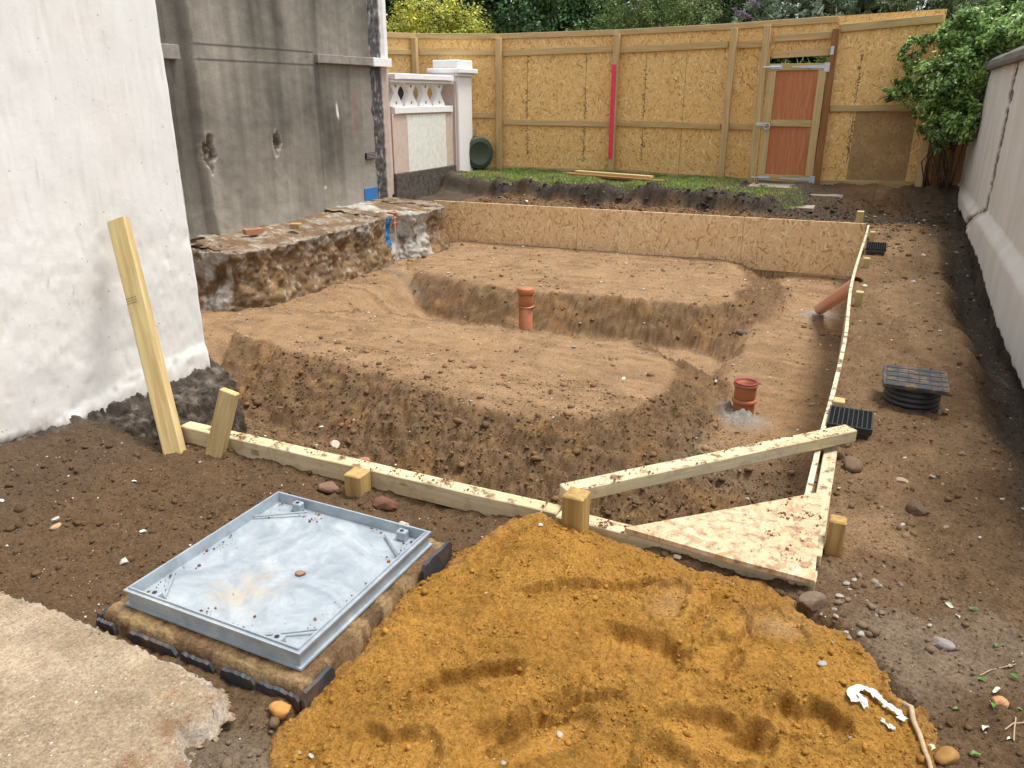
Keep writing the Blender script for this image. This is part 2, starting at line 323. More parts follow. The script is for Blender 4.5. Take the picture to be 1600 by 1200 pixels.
def terrain(x,y,colour=False,sub=False):
    x=np.asarray(x,float);y=np.asarray(y,float)
    # outside level
    z=-.05+.05*fbm(x*.8,y*.8,2,3)
    left=ss(-.3,-1.2,x)*ss(3,2.4,y)
    z=z-.04*left
    z=z+.06*ss(-3.0,-3.65,x)*ss(2.8,2.3,y)
    z=z+.03*ss(1.22,1.12,y)*ss(-1.0,-1.2,x)*ss(-1.62,-1.52,x)
    z=z+.028*ss(-2.4,-2.2,x)*ss(-1.25,-1.32,x)*ss(1.20,1.26,y)*ss(1.40,1.36,y)
    gul=ss(.62,.86,x+.05*fbm(y*1.5,x,2,8)); z=z-.2*gul*ss(11.5,9,y)*ss(3.5,5.5,y)
    bankline=11.85+.09*(-x-4)*.6+.1*fbm(x*1.3,0*x,3,11)+ss(-1.4,-.6,x)*.4
    bw=.16+ss(-1.6,-.9,x)*1.4
    bank=ss(0,1,(y-bankline)/bw); z=z+bank*.3*(1)+.015*bank*np.clip(y-12,0,2)
    z=z+.05*ss(11.1,11.7,y)*(1-bank)*ss(-.6,-1.5,x)
    z=np.where(y>15,.27+0*z,z)
    amp=.020+.02*ss(11.4,11.8,y)*(1-ss(12.3,12.6,y)*ss(-1,-2,x))
    amp=amp+.05*ss(-.25,.0,y-bankline)*ss(.5,.2,y-bankline)*ss(-.5,-1.3,x)
    n1=fbm(x*3.1,y*3.1,4,21); n2=lumps(x*11,y*11,4,31); n3=lumps(x*34,y*34,2,41)
    trod=ss(-.05,.35,fbm(x*1.1,y*.55,3,51))*(x>-.1)*(y>2.9)      # trodden smooth ground on the right strip
    out=z+amp*n1+.010*n2*(1-.7*trod)+.004*n3*(1-.8*trod)
    # excavation
    wx,wy=wob(x,y,61,.06,2.2)
    zf=-1.0+.0*x
    zf=zf+.37*ss(-4.9,-5.7,wx)*ss(5.0,5.5,y)+.32*ss(-4.9,-5.9,wx)*ss(4.2,5.0,y)*ss(5.5,5,y)
    zf=np.maximum(zf,-1.0+(.20+.06*ss(7,8.5,y))*ss(-1.3,-1.0,wx)*ss(4.95,5.25,wy+.15*np.sin(x*6)))
    zf=zf+.25*ss(3.1,2.6,y)*ss(-1.4,-2.2,x)+.35*ss(-3.0,-3.5,x)*ss(4.5,3.5,y)
    d1=sdf(wx,wy,M1); d2=sdf(wx,wy,M2)
    rd=lambda d,w:np.sqrt(np.clip(d+w*.5,0,9)**2+w*w)-w
    h1=-.6-rd(d1,.09)*(.66+.3*ss(6.3,6.7,y)-.22*ss(-1.6,-1.0,x)); h2=-.60-rd(d2,.06)*(.95-.68*ss(-1.7,-1.0,x)-.4*ss(-4.9,-5.6,x))
    h1=h1-.025*np.exp(-(d1/.12)**2); h2=h2-.02*np.exp(-(d2/.1)**2)
    pit=np.maximum(zf,np.maximum(h1,h2))
    flat=np.maximum(ss(.02,-.10,d1),ss(.02,-.10,d2)); slope=(pit>zf+.01)*(1-flat)
    flo=(1-flat)*(1-ss(0,.06,pit-zf)); smo=np.maximum(flat,flo*ss(4.9,5.2,y))
    pz=pit+.012*fbm(x*1.2,y*1.9,3,71)+(.038*slope+.005)*lumps(x*4.,y*4.,3,75)+(.018*(1-smo)+.0025)*lumps(x*11,y*11,4,81)+.002*n3*1.+.012*slope*n3
    # chunk at the front pit: broken bank under the brace
    pz=pz+.22*ss(.42,.30,np.hypot(x+.25,(y-3.0)*1.2)+.08*fbm(x*7,y*7,3,91))*(y>2.5)
    # concrete dollop at the front pipe, spoil round the oblique pipe
    pz=pz+.10*np.exp(-((x+.75)**2+(y-5.80)**2)/.012)*(1+.3*n2)+.05*np.exp(-((x+.45)**2+(y-9.1)**2)/.03)
    inx=ss(0.006,-.006,x-xb(y)); iny=ss(2.625,2.665,y+.05*fbm(x*5,0*x,3,31)*ss(-3,-3.2,x)+.12*ss(-3.15,-3.3,x)); iyo=ss(.045,.0,y-yo(x))
    lw=np.maximum(ss(-3.85,-3.75,x),ss(3.5,3.6,y))
    m=inx*iny*iyo*lw*(x>-14)
    h=out*(1-m)+pz*m
    h=np.where((x<-7.25)&(y>5.9)&(y<11),-.6,h)
    if sub: h=h-.12*ss(.0,.08,-sdf(x,y,SP))*(y<2.56)*(np.abs(x)<1.6) if np.size(x) else h
    if not colour: return h
    c3=lambda *a:np.array(a)
    dark=c3(.118,.072,.038); tan=c3(.315,.200,.108); mid=c3(.195,.120,.063); blk=c3(.075,.060,.046); gry=c3(.26,.20,.14); red=c3(.27,.16,.08)
    v=fbm(x*2.3,y*2.3,4,101); v2=fbm(x*.9,y*.9,3,111); str_=fbm(x*1.2+y*.2,y*6,4,115)
    def L(a,b,t): return a*(1-t)[...,None]+b*t[...,None]
    co=np.broadcast_to(dark,x.shape+(3,)).copy()
    co=L(co,np.broadcast_to(mid,co.shape),ss(-.9,-.2,x)*ss(2.2,3.0,y)*.8)
    co=L(co,np.broadcast_to(tan*.82,co.shape),np.clip(trod*.85+.35*ss(.1,.5,v)*(x>-.1)*(y>2.8),0,1))
    co=L(co,np.broadcast_to(gry*.85,co.shape),ss(.5,.1,np.hypot(x-.22,(y-2.40)*1.3)+.35*v)*.55)
    co=L(co,np.broadcast_to(gry*.7,co.shape),ss(-1.7,-1.4,x)*ss(1.35,1.1,y)*ss(-.7,-1.1,x)*.7)
    co=L(co,np.broadcast_to(mid*.8,co.shape),ss(10.5,11.2,y)*(1-bank)*ss(-1,-2,x))
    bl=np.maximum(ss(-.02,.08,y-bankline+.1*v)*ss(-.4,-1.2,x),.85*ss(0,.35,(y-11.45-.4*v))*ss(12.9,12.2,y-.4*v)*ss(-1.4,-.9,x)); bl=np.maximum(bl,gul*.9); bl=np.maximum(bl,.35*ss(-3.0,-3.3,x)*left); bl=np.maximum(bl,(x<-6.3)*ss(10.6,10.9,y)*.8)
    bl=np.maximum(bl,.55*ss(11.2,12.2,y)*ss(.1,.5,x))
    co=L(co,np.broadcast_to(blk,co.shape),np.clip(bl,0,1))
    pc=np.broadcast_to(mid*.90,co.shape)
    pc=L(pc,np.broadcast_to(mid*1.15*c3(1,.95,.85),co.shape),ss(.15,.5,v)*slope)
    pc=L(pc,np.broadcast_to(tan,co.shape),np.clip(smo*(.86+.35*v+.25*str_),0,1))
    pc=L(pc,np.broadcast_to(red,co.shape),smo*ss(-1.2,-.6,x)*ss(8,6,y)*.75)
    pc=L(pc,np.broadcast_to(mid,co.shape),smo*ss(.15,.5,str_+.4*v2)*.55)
    cl=np.exp(-((x+.75)**2+(y-5.82)**2)/.022)+.8*np.exp(-((x+.45)**2+(y-9.1)**2)/.03)
    pc=L(pc,np.broadcast_to(c3(.30,.27,.235),co.shape),np.clip(cl*1.6,0,1))
    pc=L(pc,np.broadcast_to(gry*.8,co.shape),ss(-1.2,-.9,x)*ss(5.6,5.2,y)*ss(4.6,4.9,y)*.35)
    pc=L(pc,np.broadcast_to(gry*.75,co.shape),ss(.12,.0,np.abs(d2-.25))*ss(-4.9,-5.4,x)*.7)
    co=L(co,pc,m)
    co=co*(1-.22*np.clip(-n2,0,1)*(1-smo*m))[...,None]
    return h,co
u=np.concatenate([[-60,-30,-18,-12,-10],np.arange(-8.6,-3.6,.022),np.arange(-3.6,1.7,.0105),[1.9,2.3,3,5,9,20,50]])
v=[-20,-5,-1,.2]; yy=.45
while yy<14.6: v.append(yy); yy+=max(.0105,.0042*yy)
v=np.array(v+[15.2,16,20,30,60,120]); 
# rows packed at the board edge
U,V=np.meshgrid(u,v)
wv=ss(8.5,10.5,V)*ss(13.5,11.5,V); j0=np.argmin(np.abs(v-10.94)); Y=V+wv*((10.94-v[j0])+.053*(U.clip(-8.6,1.7)+6.55))
X=U+(xb(Y)-(-.1))*ss(1.2,.0,np.abs(U+.1)); i0=np.argmin(np.abs(u+.1)); X=X+(-.1-u[i0]-.005)*ss(1,.0,np.abs(U+.1))
Z,CC=terrain(X,Y,True,True)
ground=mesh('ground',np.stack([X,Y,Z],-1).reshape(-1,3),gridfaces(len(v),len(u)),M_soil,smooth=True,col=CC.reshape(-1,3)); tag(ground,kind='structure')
# ---- sand heap
# boot prints: cx, cy, heading deg, length, width, depth
PR=[(-.87,1.575,38,.30,.085,.050),(-.47,1.88,12,.30,.17,.055),(-.46,2.22,100,.26,.11,.035),(-.64,1.45,50,.34,.13,.045),(-.10,2.25,110,.20,.13,.025),(-.20,1.68,20,.32,.12,.045),(.03,1.86,15,.24,.12,.05),(.30,2.13,15,.13,.12,.03),(-.95,1.25,5,.3,.13,.03),(-.45,1.25,-20,.3,.13,.03),(-.3,1.45,60,.24,.11,.03),(-.25,1.98,80,.22,.09,.02)]
CR=[((-.72,1.42),(-.62,1.62)),((-.62,1.62),(-.5,1.68)),((-.36,2.12),(-.32,2.32)),((-.22,2.02),(-.19,2.22)),((-.12,1.76),(.0,1.83)),((-.88,2.02),(-.56,2.33))]
def sand(x,y):
    x=np.asarray(x,float);y=np.asarray(y,float)
    wx,wy=wob(x,y,7,.05,4); d=-sdf(wx,wy,SP)
    e=ss(-.02,.42,d)
    z=low(x,y)+.002+.032*e+.045*np.exp(-(((x+1.25)/.12)**2+((y-1.75)/.35)**2))+.085*np.exp(-(((x+1.0)/.30)**2+((y-2.38)/.40)**2))+.05*np.exp(-(((x+.75)/.5)**2+((y-1.8)/.5)**2))
    z=z+.025*e*fbm(x*2.6,y*2.6,3,9)
    smooth=np.zeros_like(x)
    for k,(cx,cy,a,l,w,dp) in enumerate(PR):
        a=math.radians(a); qx=(x-cx)*math.cos(a)+(y-cy)*math.sin(a); qy=-(x-cx)*math.sin(a)+(y-cy)*math.cos(a)
        qx=qx+.02*fbm(x*9,y*9,3,k); qy=qy+.02*fbm(x*14+5,y*14,2,k)
        w2=1.35*w/2*(1-.25*np.exp(-((qx/(l/2)+.1)/.3)**2))
        #
        r=((np.abs(qx)/(l/2))**2.2+(np.abs(qy)/w2)**2.2)**(1/2.2)
        t=ss(1.10,.82,r); z=z-.58*dp*t*(1.0+.7*np.clip(qy/w2.clip(.01),-1,1))+.016*np.exp(-((r-1.18)/.14)**2); smooth=np.maximum(smooth,ss(1.0,.8,r))
        if k in(1,6,8): z=z+.0035*t*np.sign(np.sin(qx*150))
    for (a,b) in CR:
        ex,ey=b[0]-a[0],b[1]-a[1]; q=np.clip(((x-a[0])*ex+(y-a[1])*ey)/(ex*ex+ey*ey),0,1)
        s_=((x-a[0])*ey-(y-a[1])*ex)/math.hypot(ex,ey)+.01*fbm(x*20,y*20,3,3); dd=np.hypot(x-a[0]-q*ex,y-a[1]-q*ey)
        z=z-.040*ss(.09,.0,dd)*ss(-.004,.004,s_)
    rough=1-.88*smooth
    z=z+rough*(.0075*lumps(x*17,y*17,4,13,.6)+.0030*lumps(x*70,y*70,2,14))+.003*fbm(x*30,y*30,2,2)
    z=np.where(d<.03,z-(.03-d)*1.2,z)
    base=terrain(x,y); z=np.where(d<-.01,np.minimum(z,base-.02),z)
    tone=ss(.0,.4,smooth)*.25+.0*x
    dust=np.clip(np.exp(-(((x+.10)/.10)**2+((y-2.26)/.08)**2))*.9+np.exp(-(((x+.46)/.07)**2+((y-2.22)/.12)**2))*.7,0,1)
    oc=np.array([.305,.152,.030]); bright=np.array([.43,.225,.048]); dd=np.array([.36,.25,.15])
    v=ss(-.3,.5,fbm(x*3,y*3,3,19)); col=oc*(1-v*.35)[...,None]+bright*(v*.35)[...,None]
    col=col*(1-tone)[...,None]+bright*tone[...,None]; col=col*(1-dust*.45)[...,None]+dd*(dust*.45)[...,None]
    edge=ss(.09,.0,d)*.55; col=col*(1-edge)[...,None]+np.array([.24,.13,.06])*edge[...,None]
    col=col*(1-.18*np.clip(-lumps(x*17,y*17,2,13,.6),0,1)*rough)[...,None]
    return z,col,d
xs=np.arange(-1.5,.52,.0052); ys=np.arange(.35,2.55,.0052); SX,SY=np.meshgrid(xs,ys)
SZ,SC,SD=sand(SX,SY); gf=gridfaces(len(ys),len(xs)); keep=(SD.ravel()[gf]>-.04).all(1)
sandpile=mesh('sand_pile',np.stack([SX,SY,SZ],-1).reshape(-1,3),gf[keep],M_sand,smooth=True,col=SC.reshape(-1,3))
tag(sandpile,'heap of damp ochre building sand with boot prints in front of the timber beam','sand pile')
# clods of sand, part of the heap
n=26000; px=RG.uniform(-1.42,.42,n); py=RG.uniform(.9,2.54,n); z,c,d=sand(px,py); k=(d>-.03); k&=~((RG.uniform(0,1,n)<.75)&(fbm(px*4,py*4,2,77)<.0))
px,py,z,c=px[k],py[k],z[k],c[k]; S=.0016+.0022*RG.pareto(3.0,len(px)).clip(0,5); Vv,Ff=icos(np.stack([px,py,z+S*.15],-1),S)
cc=np.repeat(c*RG.uniform(.72,1.15,(len(px),1)),12,0)
tag(mesh('sand_clods',Vv,Ff,M_clod,sandpile,smooth=True,col=cc),kind='stuff')
# ---- soil crumbs and pale grit over the ground
def scatter(n,x0,x1,y0,y1,smin,pw,power=1.6):
    t=RG.uniform(0,1,n); y=y0+(y1-y0)*t**power; x=RG.uniform(x0,x1,n); return x,y,smin*(1+RG.pareto(pw,n).clip(0,7))
def off_limits(x,y):
    b=(x>-2.2)&(x<-1.28)&(y>1.3)&(y<2.24)
    b|=(-sdf(x,y,SP)>.02)&(y<2.56); b|=(x<-1.42)&(y<1.24); b|=(x>.98)|((x<-6.1)&(y>6))|((x<-3.6)&(y<3.5))
    b|=(x>-6.4)&(x<-1.1)&(y>12.1); return b
x1,y1,s1=scatter(32000,-7,1.,.9,12.5,.0022,2.6,1.5); x2,y2,s2=scatter(22000,-3.6,1.,1.0,4.6,.0022,2.4,1.0)
x3,y3,s3=scatter(16000,-5,-.15,2.7,5.6,.0045,2.6,1.); x4,y4,s4=scatter(9000,-7,1.,11.3,12.9,.006,2.6,1.)
x=np.r_[x1,x2,x3,x4];y=np.r_[y1,y2,y3,y4];S=np.r_[s1*(1+.12*y1),s2,s3,s4]; k=~off_limits(x,y); x,y,S=x[k],y[k],S[k]; h,c=terrain(x,y,True)
bright=c.sum(1)/.6; k=RG.uniform(0,1,len(x))>ss(.75,1.1,bright)*.9; x,y,S,h,c=x[k],y[k],S[k],h[k],c[k]
Vv,Ff=icos(np.stack([x,y,h+S*.2],-1),S); cc=np.repeat(c*RG.uniform(.7,1.12,(len(x),1)),12,0)
tag(mesh('soil_crumbs',Vv,Ff,M_clod,smooth=True,col=cc),kind='stuff')
x1,y1,s1=scatter(8500,-7,1.,.9,12.8,.0016,2.3,1.4); k=~off_limits(x1,y1); k|=((x1>-1.4)&(x1<.4)&(y1<2.5)&(RG.uniform(0,1,len(x1))<.12)); x,y,S=x1[k],y1[k],(s1*(1+.10*y1))[k]; h=terrain(x,y)
hs_,_,ds_=sand(x,y); h=np.where(ds_>0,hs_,h)
Vv,Ff=icos(np.stack([x,y,h+S*.35],-1),S,.6); base=np.array([[.62,.57,.5],[.5,.45,.38],[.42,.33,.25],[.3,.2,.14],[.68,.64,.58],[.36,.34,.31]])[RG.integers(0,6,len(x))]
tag(mesh('gravel_grit',Vv,Ff,M_stone,smooth=False,col=np.repeat(base*RG.uniform(.8,1.1,(len(x),1)),12,0)),kind='stuff')
# ---- concrete slab, lower left
SL=[(-12,1.30),(-3.2,1.30),(-2.56,1.27),(-2.3,1.285),(-2.1,1.275),(-1.8,1.265),(-1.53,1.245),(-1.47,1.2),(-1.455,1.12),(-1.50,1.07),(-1.40,1.02),(-1.3,.9),(-1.25,.3),(-1.2,-3),(-12,-3)]
us=np.concatenate([[-12,-8,-5,-4],np.arange(-3.5,-1.1,.008)]); vs=np.concatenate([[-3,-1,0],np.arange(.4,1.36,.008)]); A,B=np.meshgrid(us,vs)
wx,wy=wob(A,B,33,.011,14); wx=wx+.010*lumps(A*28,B*28,3,34); wy=wy+.010*lumps(A*28,B*28,3,35); d=-sdf(wx,wy,SL)
sz=.004+.003*fbm(A*3,B*3,3,4)+.0014*lumps(A*30,B*30,3,5)-.05*ss(.008,-.008,d)-.010*ss(.035,.0,d)*(lumps(A*25,B*25,2,8)+.5).clip(0,1)
v_=fbm(A*2.4,B*2.4,4,15); sp=fbm(A*60,B*60,2,16)
cs=np.array([.265,.200,.132])*(1+.18*v_)[...,None]; t=ss(.25,.5,v_)[...,None]*.4; cs=cs*(1-t)+np.array([.36,.29,.21])*t; t=ss(.35,.6,sp)[...,None]*.35; cs=cs*(1-t)+np.array([.46,.39,.30])*t
t=ss(.2,.6,fbm(A*5,B*5,4,17)+.9*ss(-1.75,-1.4,A)-.5)[...,None]*.8; cs=cs*(1-t)+np.array([.2,.115,.06])*t
t=ss(.018,.0,np.abs(d))[...,None]*.5; cs=cs*(1-t)+np.array([.5,.46,.40])*t
gf=gridfaces(len(vs),len(us)); keep=(d.ravel()[gf]>-.03).all(1)
slab=mesh('pavement',np.stack([A,B,sz],-1).reshape(-1,3),gf[keep],M_slab,smooth=True,col=cs.reshape(-1,3)); tag(slab,kind='structure')
n=5200; px=RG.uniform(-3.4,-1.42,n); py=RG.uniform(.75,1.28,n); k=-sdf(px,py,SL)>.012; k&=fbm(px*3,py*3,3,88)+RG.uniform(-.4,.4,n)>-.1; px,py=px[k],py[k]; S=.0009*(1+RG.pareto(2.2,len(px)).clip(0,5)); zz=.004+.003*fbm(px*3,py*3,3,4)+.0014*lumps(px*30,py*30,3,5)
cc=np.array([[.42,.34,.25],[.5,.44,.36],[.2,.13,.08],[.27,.19,.12],[.36,.27,.17]])[RG.integers(0,5,len(px))]; Vv,Ff=icos(np.stack([px,py,zz],-1),S,.6); tag(mesh('slab_grit',Vv,Ff,M_stone,smooth=True,col=np.repeat(cc,12,0)),kind='stuff')
# ---------------------------------------------------------------- white house
def white_wall_mat():
    n=NB('white_roughcast_paint'); f=n.noise(26,6,.6); g=n.noise(5,4,.6); h=n.noise(1.4,3)
    c=n.ramp(h,[(.3,(.74,.73,.705)),(.7,(.78,.775,.755))]); c=n.mix(n.ramp(n.noise(34,3,.6),[(.70,0),(.715,.6)]),c,(.25,.23,.2))
    a=n.new('Attribute',attribute_name='Col').outputs['Color']; c=n.mix(1.,c,a,'MULTIPLY')
    return n.done(c,.7,n.bump(f,.0035,.5,n.bump(g,.004,.5)),spec=.3)
M_ww=white_wall_mat()
house=empty('white_house',(-5,1,-.1),'white rendered house wall at the left with a ragged lower edge','house')
ya=np.concatenate([[-3,-1,0],np.arange(.8,3.391,.01)]); ya[-1]=3.39
def zbot(y): return np.interp(y,[-3,1.5,2.03,2.36,2.7,2.94,3.2,3.39],[.02,.01,-.01,-.06,-.085,-.09,-.075,-.06])+.012*fbm(y*9,0*y,4,5)
ta=np.concatenate([np.linspace(0,.25,40),np.linspace(.27,1,40)]); Yg,Tg=np.meshgrid(ya,ta); Zb=zbot(Yg); Zg=Zb+Tg*(4.2-Zb)
crack=.13+.05*np.sin(Yg*2.3+.5)+.03*fbm(Yg*4,0*Yg,3,8)-.1*ss(2.7,2.2,Yg); dc=Zg-Zb-crack
Xg=-3.75+.006*fbm(Yg*1.5,Zg*1.5,3,2)+.003*fbm(Yg*7,Zg*7,3,3)+.0010*fbm(Yg*22,Zg*30,3,65)-.004*ss(.5,.6,fbm(Yg*13,Zg*13,2,66))+.016*ss(.02,-.02,dc)*ss(-.35,-.05,dc)-.02*ss(.012,.0,Zg-Zb)-.004*np.exp(-(dc/.006)**2)
Xg=Xg-.014*ss(.02,.0,3.39-Yg+.006*fbm(Zg*9,0*Zg,3,6))
cw=1-.45*np.exp(-(dc/.007)**2)*ss(-.4,.3,fbm(Yg*3,Zg*3,2,9)); cw=cw*(1-.35*ss(.03,0,Zg-Zb)); cw=np.stack([cw,cw*.99,cw*.97],-1)
hc=np.abs(fbm(Yg*1.7,Zg*1.7,4,61)-.12); m_=(ss(.010,.003,hc)*ss(.05,.3,fbm(Yg*1.1,Zg*1.1,2,62))*.45)[...,None]; cw=cw*(1-m_)+np.array([.45,.42,.38])*m_
m_=(ss(.14,.0,Zg-Zb)*ss(.1,.6,fbm(Yg*16,Zg*16,4,63)+.35*ss(.12,0,Zg-Zb))*.55)[...,None]; cw=cw*(1-m_)+np.array([.50,.40,.30])*m_
m_=(ss(.35,.6,fbm(Yg*26,Zg*34,3,64))*.30)[...,None]; cw=cw*(1-m_)+np.array([.80,.79,.77])*m_
cw=cw*(1-.10*ss(.3,.55,fbm(Yg*2.2,Zg*2.2,3,21))[...,None]*np.array([0,.2,.4]))
mesh('wall_render',np.stack([Xg,Yg,Zg],-1).reshape(-1,3),gridfaces(len(ta),len(ya)),M_ww,house,smooth=True,col=cw.reshape(-1,3))
z_=np.linspace(-.06,4.2,200); r1=np.stack([-3.764+.006*fbm(z_*9,0*z_,3,4),3.39+0*z_,z_],-1); r2=np.stack([-8+0*z_,3.40+0*z_,z_],-1)
mesh('wall_return',np.concatenate([r1,r2]),np.array([(k,k+1,201+k,200+k) for k in range(199)]),M_ww,house,col=np.full((400,3),.95))
# rough footing under it
yf=np.arange(1.2,3.53,.012); tf=np.linspace(0,1,60); Yf,Tf=np.meshgrid(yf,tf)
pxx=np.interp(Tf,[0,.12,.3,1],[-3.80,-3.70,-3.60,-3.52]); pzz=np.interp(Tf,[0,.12,.3,1],[.02,-.07,-.13,-.95])
nf=lumps(Yf*8,Tf*8,4,44); pxx=pxx+.013*nf+.01*lumps(Yf*25,Tf*22,3,48); pxx=pxx-.25*ss(3.44,3.53,Yf)
cf=np.array([.085,.068,.053])*(1+.5*fbm(Yf*5,Tf*6,3,45))[...,None]; t=(ss(.35,.8,fbm(Yf*14,Tf*14,3,46)+.25*(1-Tf))*.75)[...,None]; cf=cf*(1-t)+np.array([.2,.175,.145])*t
mesh('footing',np.stack([pxx,Yf,pzz+.02*nf],-1).reshape(-1,3),gridfaces(len(tf),len(yf)),M_conc,house,smooth=True,col=cf.reshape(-1,3))
# ---------------------------------------------------------------- grey house
gh=empty('grey_house',(-9,8.5,0),'grey stained cement side wall of the neighbouring house','house')
ya=np.arange(5.2,10.701,.016); za=np.arange(-.35,4.4,.02); Yg,Zg=np.meshgrid(ya,za)
e0=6.88+.012*fbm(Zg*3,0*Zg,2,1)+.05*ss(.35,-.1,Zg)
base=np.array([.172,.158,.132]); D=np.ones_like(Yg)
st=fbm(Yg*2.6,Zg*.35,4,2); st2=fbm(Yg*9,Zg*.5,3,3); bl=fbm(Yg*1.2,Zg*1.2,4,4)
D=1.12+.30*st+.18*st2+.28*bl; D=D*(1+.35*ss(.8,.1,Zg))
D=D*(1-.35*np.exp(-((Yg-8.25-.15*fbm(Zg*1.5,0*Zg,2,5))/.16)**2)*ss(.6,1.4,Zg)); D=D*(1-.3*np.exp(-((Yg-9.15)/.25)**2)*ss(.3,1,Zg)*ss(2.1,1.7,Zg)); D=D*(1+.3*np.exp(-((Yg-7.3)/.3)**2))
D=D*(1-.35*ss(.03,-.03,Yg-e0)); C=base*D.clip(.35,2.2)[...,None]
def put(mask,colr): 
    global C
    m=mask.clip(0,1)[...,None]; C=C*(1-m)+np.array(colr)*m
Xg=-7.2+.004*fbm(Yg*6,Zg*6,3,6)-.12*ss(.05,-.03,Yg-e0)+.05*ss(6.68,6.62,Yg)
put(ss(.05,.0,np.abs(Yg-e0-.02)+.03*st2)*.5*ss(2.2,0,Zg)+0*Yg,(.36,.33,.28))
for (cy,cz,w,hh) in((6.97,.98,.07,.20),(8.11,1.02,.075,.13)):     # knocked-out sockets and the pale scars below
    r=np.hypot((Yg-cy)/w,(Zg-cz)/hh)+.35*fbm(Yg*10,Zg*10,3,12); q=ss(1.05,.85,r); Xg=Xg-.07*q*(1+.5*lumps(Yg*12,Zg*12,3,13)); put(q,(.12,.095,.07)); put(q*ss(.2,.6,fbm(Yg*20,Zg*20,2,14)),(.42,.38,.3)); put(ss(1.5,1.1,r)*(1-q)*.6,(.40,.36,.30))
    sc_=ss(.13,.06,np.abs(Yg-cy-.02+.03*fbm(Zg*4,0*Zg,2,15)))*ss(cz,cz-.15,Zg)*ss(-.2,.4,Zg+.5); put(sc_*.5*(.7+.3*bl),(.36,.33,.28)); Xg=Xg-.008*sc_
put(ss(.35,-.05,Zg+.25*fbm(Yg*2,Zg*3,3,16))*.45,(.36,.33,.29))
put(ss(.0,.15,Yg-9.4)*ss(10.3,10.2,Yg)*ss(1.3,.2,Zg)*.5,(.36,.335,.30))
q=ss(.0,.03,Yg-10.28-.04*fbm(Zg*4,0*Zg,3,17))*ss(10.58,10.55,Yg+.03*fbm(Zg*6,3+0*Zg,3,18)); Xg=Xg-.02*q+.01*q*fbm(Yg*14,Zg*14,3,18); put(q,(.075,.072,.072)); put(q*ss(.25,.6,fbm(Yg*18,Zg*6,3,19)),(.25,.24,.23)); put(ss(10.56,10.6,Yg+.02*fbm(Zg*6,3+0*Zg,3,18)),(.62,.60,.58)); put(ss(10.56,10.6,Yg)*ss(2.0,1.95,Zg),(.48,.38,.33))
put(np.exp(-((Yg-9.42)/.018)**2-((Zg-1.4-(Yg-9.42)*-2)/.06)**2)*3,(.75,.74,.72)); put(ss(.02,.01,np.abs(Zg-.38)+.01*st2)*ss(.03,.02,np.abs(Yg-9.02)),(.6,.58,.55))
put(np.exp(-((Yg-9.82)/.05)**2)*ss(1.05,1.15,Zg)*ss(1.75,1.6,Zg)*.35,(.28,.07,.06))
for zz,yy0,yy1 in((2.15,6.9,9.0),(1.99,6.9,9.0)): put(ss(.012,.004,np.abs(Zg-zz-.004*np.sin(Yg*3)))*ss(yy0,yy0+.05,Yg)*ss(yy1,yy1-.02,Yg)*.8,(.04,.038,.035))
put(ss(.008,.0,np.abs(Yg-8.99-.0*Zg))*ss(2.0,1.95,Zg)*ss(.3,.6,Zg)*.6,(.05,.047,.043))
wallg=mesh('rendered_wall',np.stack([Xg,Yg,Zg],-1).reshape(-1,3),gridfaces(len(za),len(ya)),M_greywall,gh,smooth=True,col=C.reshape(-1,3))
M_ledge=simple('grey_ledge_render',(.25,.225,.20),.9,ns=14,amt=.25,bd=.004)
box('ledge',-7.23,-7.13,9.0,10.28,2.02,2.13,M_ledge,gh,.006); box('ledge',-7.4,-7.24,5.2,6.76,1.98,2.13,M_ledge,gh,.006)
box('ledge',-7.24,-7.125,10.283,10.76,2.015,2.135,M_white,gh,.006)
box('corner_strip',-7.5,-7.215,10.70,10.80,2.14,4.4,M_white,gh); box('corner_strip',-7.5,-7.215,10.70,10.78,.1,2.01,M_pinkr,gh)
box('paint_mark',-7.21,-7.183,9.93,10.25,.05,.27,M_blue,gh,.002)
ab=box('air_brick',-7.22,-7.172,10.01,10.25,.70,.79,M_black,gh,.002)
for k in range(4): box('slot',-7.172,-7.168,10.02,10.24,.708+k*.021,.718+k*.021,M_ledge,ab,.001)
# ---------------------------------------------------------------- broken concrete and earth footing below it
FP=np.array([(-8.6,6.05,-.05),(-7.0,6.12,-.0),(-6.60,6.15,.0),(-6.28,6.22,.0),(-6.14,6.5,.0),(-6.15,7.2,-.0),(-6.18,8.3,.0),(-6.2,9.0,.02),(-6.33,9.22,.03),(-6.34,9.42,.0),(-6.1,9.6,-.0),(-6.02,9.9,.01),(-6.06,10.35,.01),(-6.45,10.8,.02),(-8.4,10.9,.02)])
L_=np.r_[0,np.cumsum(np.hypot(np.diff(FP[:,0]),np.diff(FP[:,1])))]; s_=np.arange(0,L_[-1],.018); bx_=np.interp(s_,L_,FP[:,0]); by_=np.interp(s_,L_,FP[:,1]); bz_=np.interp(s_,L_,FP[:,2])
tx,ty=np.gradient(bx_),np.gradient(by_); tl=np.hypot(tx,ty); kern=np.ones(9)/9; nx_,ny_=np.convolve(ty/tl,kern,'same'),np.convolve(-tx/tl,kern,'same'); 
vt=np.concatenate([np.linspace(0,1,44),1+np.linspace(.03,1,40)]); Sg,Tg=np.meshgrid(s_,vt); bx2,by2,bz2,nx2,ny2=[np.broadcast_to(a,Sg.shape) for a in(bx_,by_,bz_,nx_,ny_)]
top=(Tg>1); ft=np.clip(Tg,0,1); inn=np.clip(Tg-1,0,1)
nn=lumps(Sg*3.5,Tg*2.5,5,51,.6); und=.07*np.sin(ft*math.pi)*ss(.2,.6,ft)
outw=(.032*nn+.012*lumps(Sg*14,Tg*9,3,59)+.12*(1-ft)**2-und*.8)*(~top)+.03*nn*top
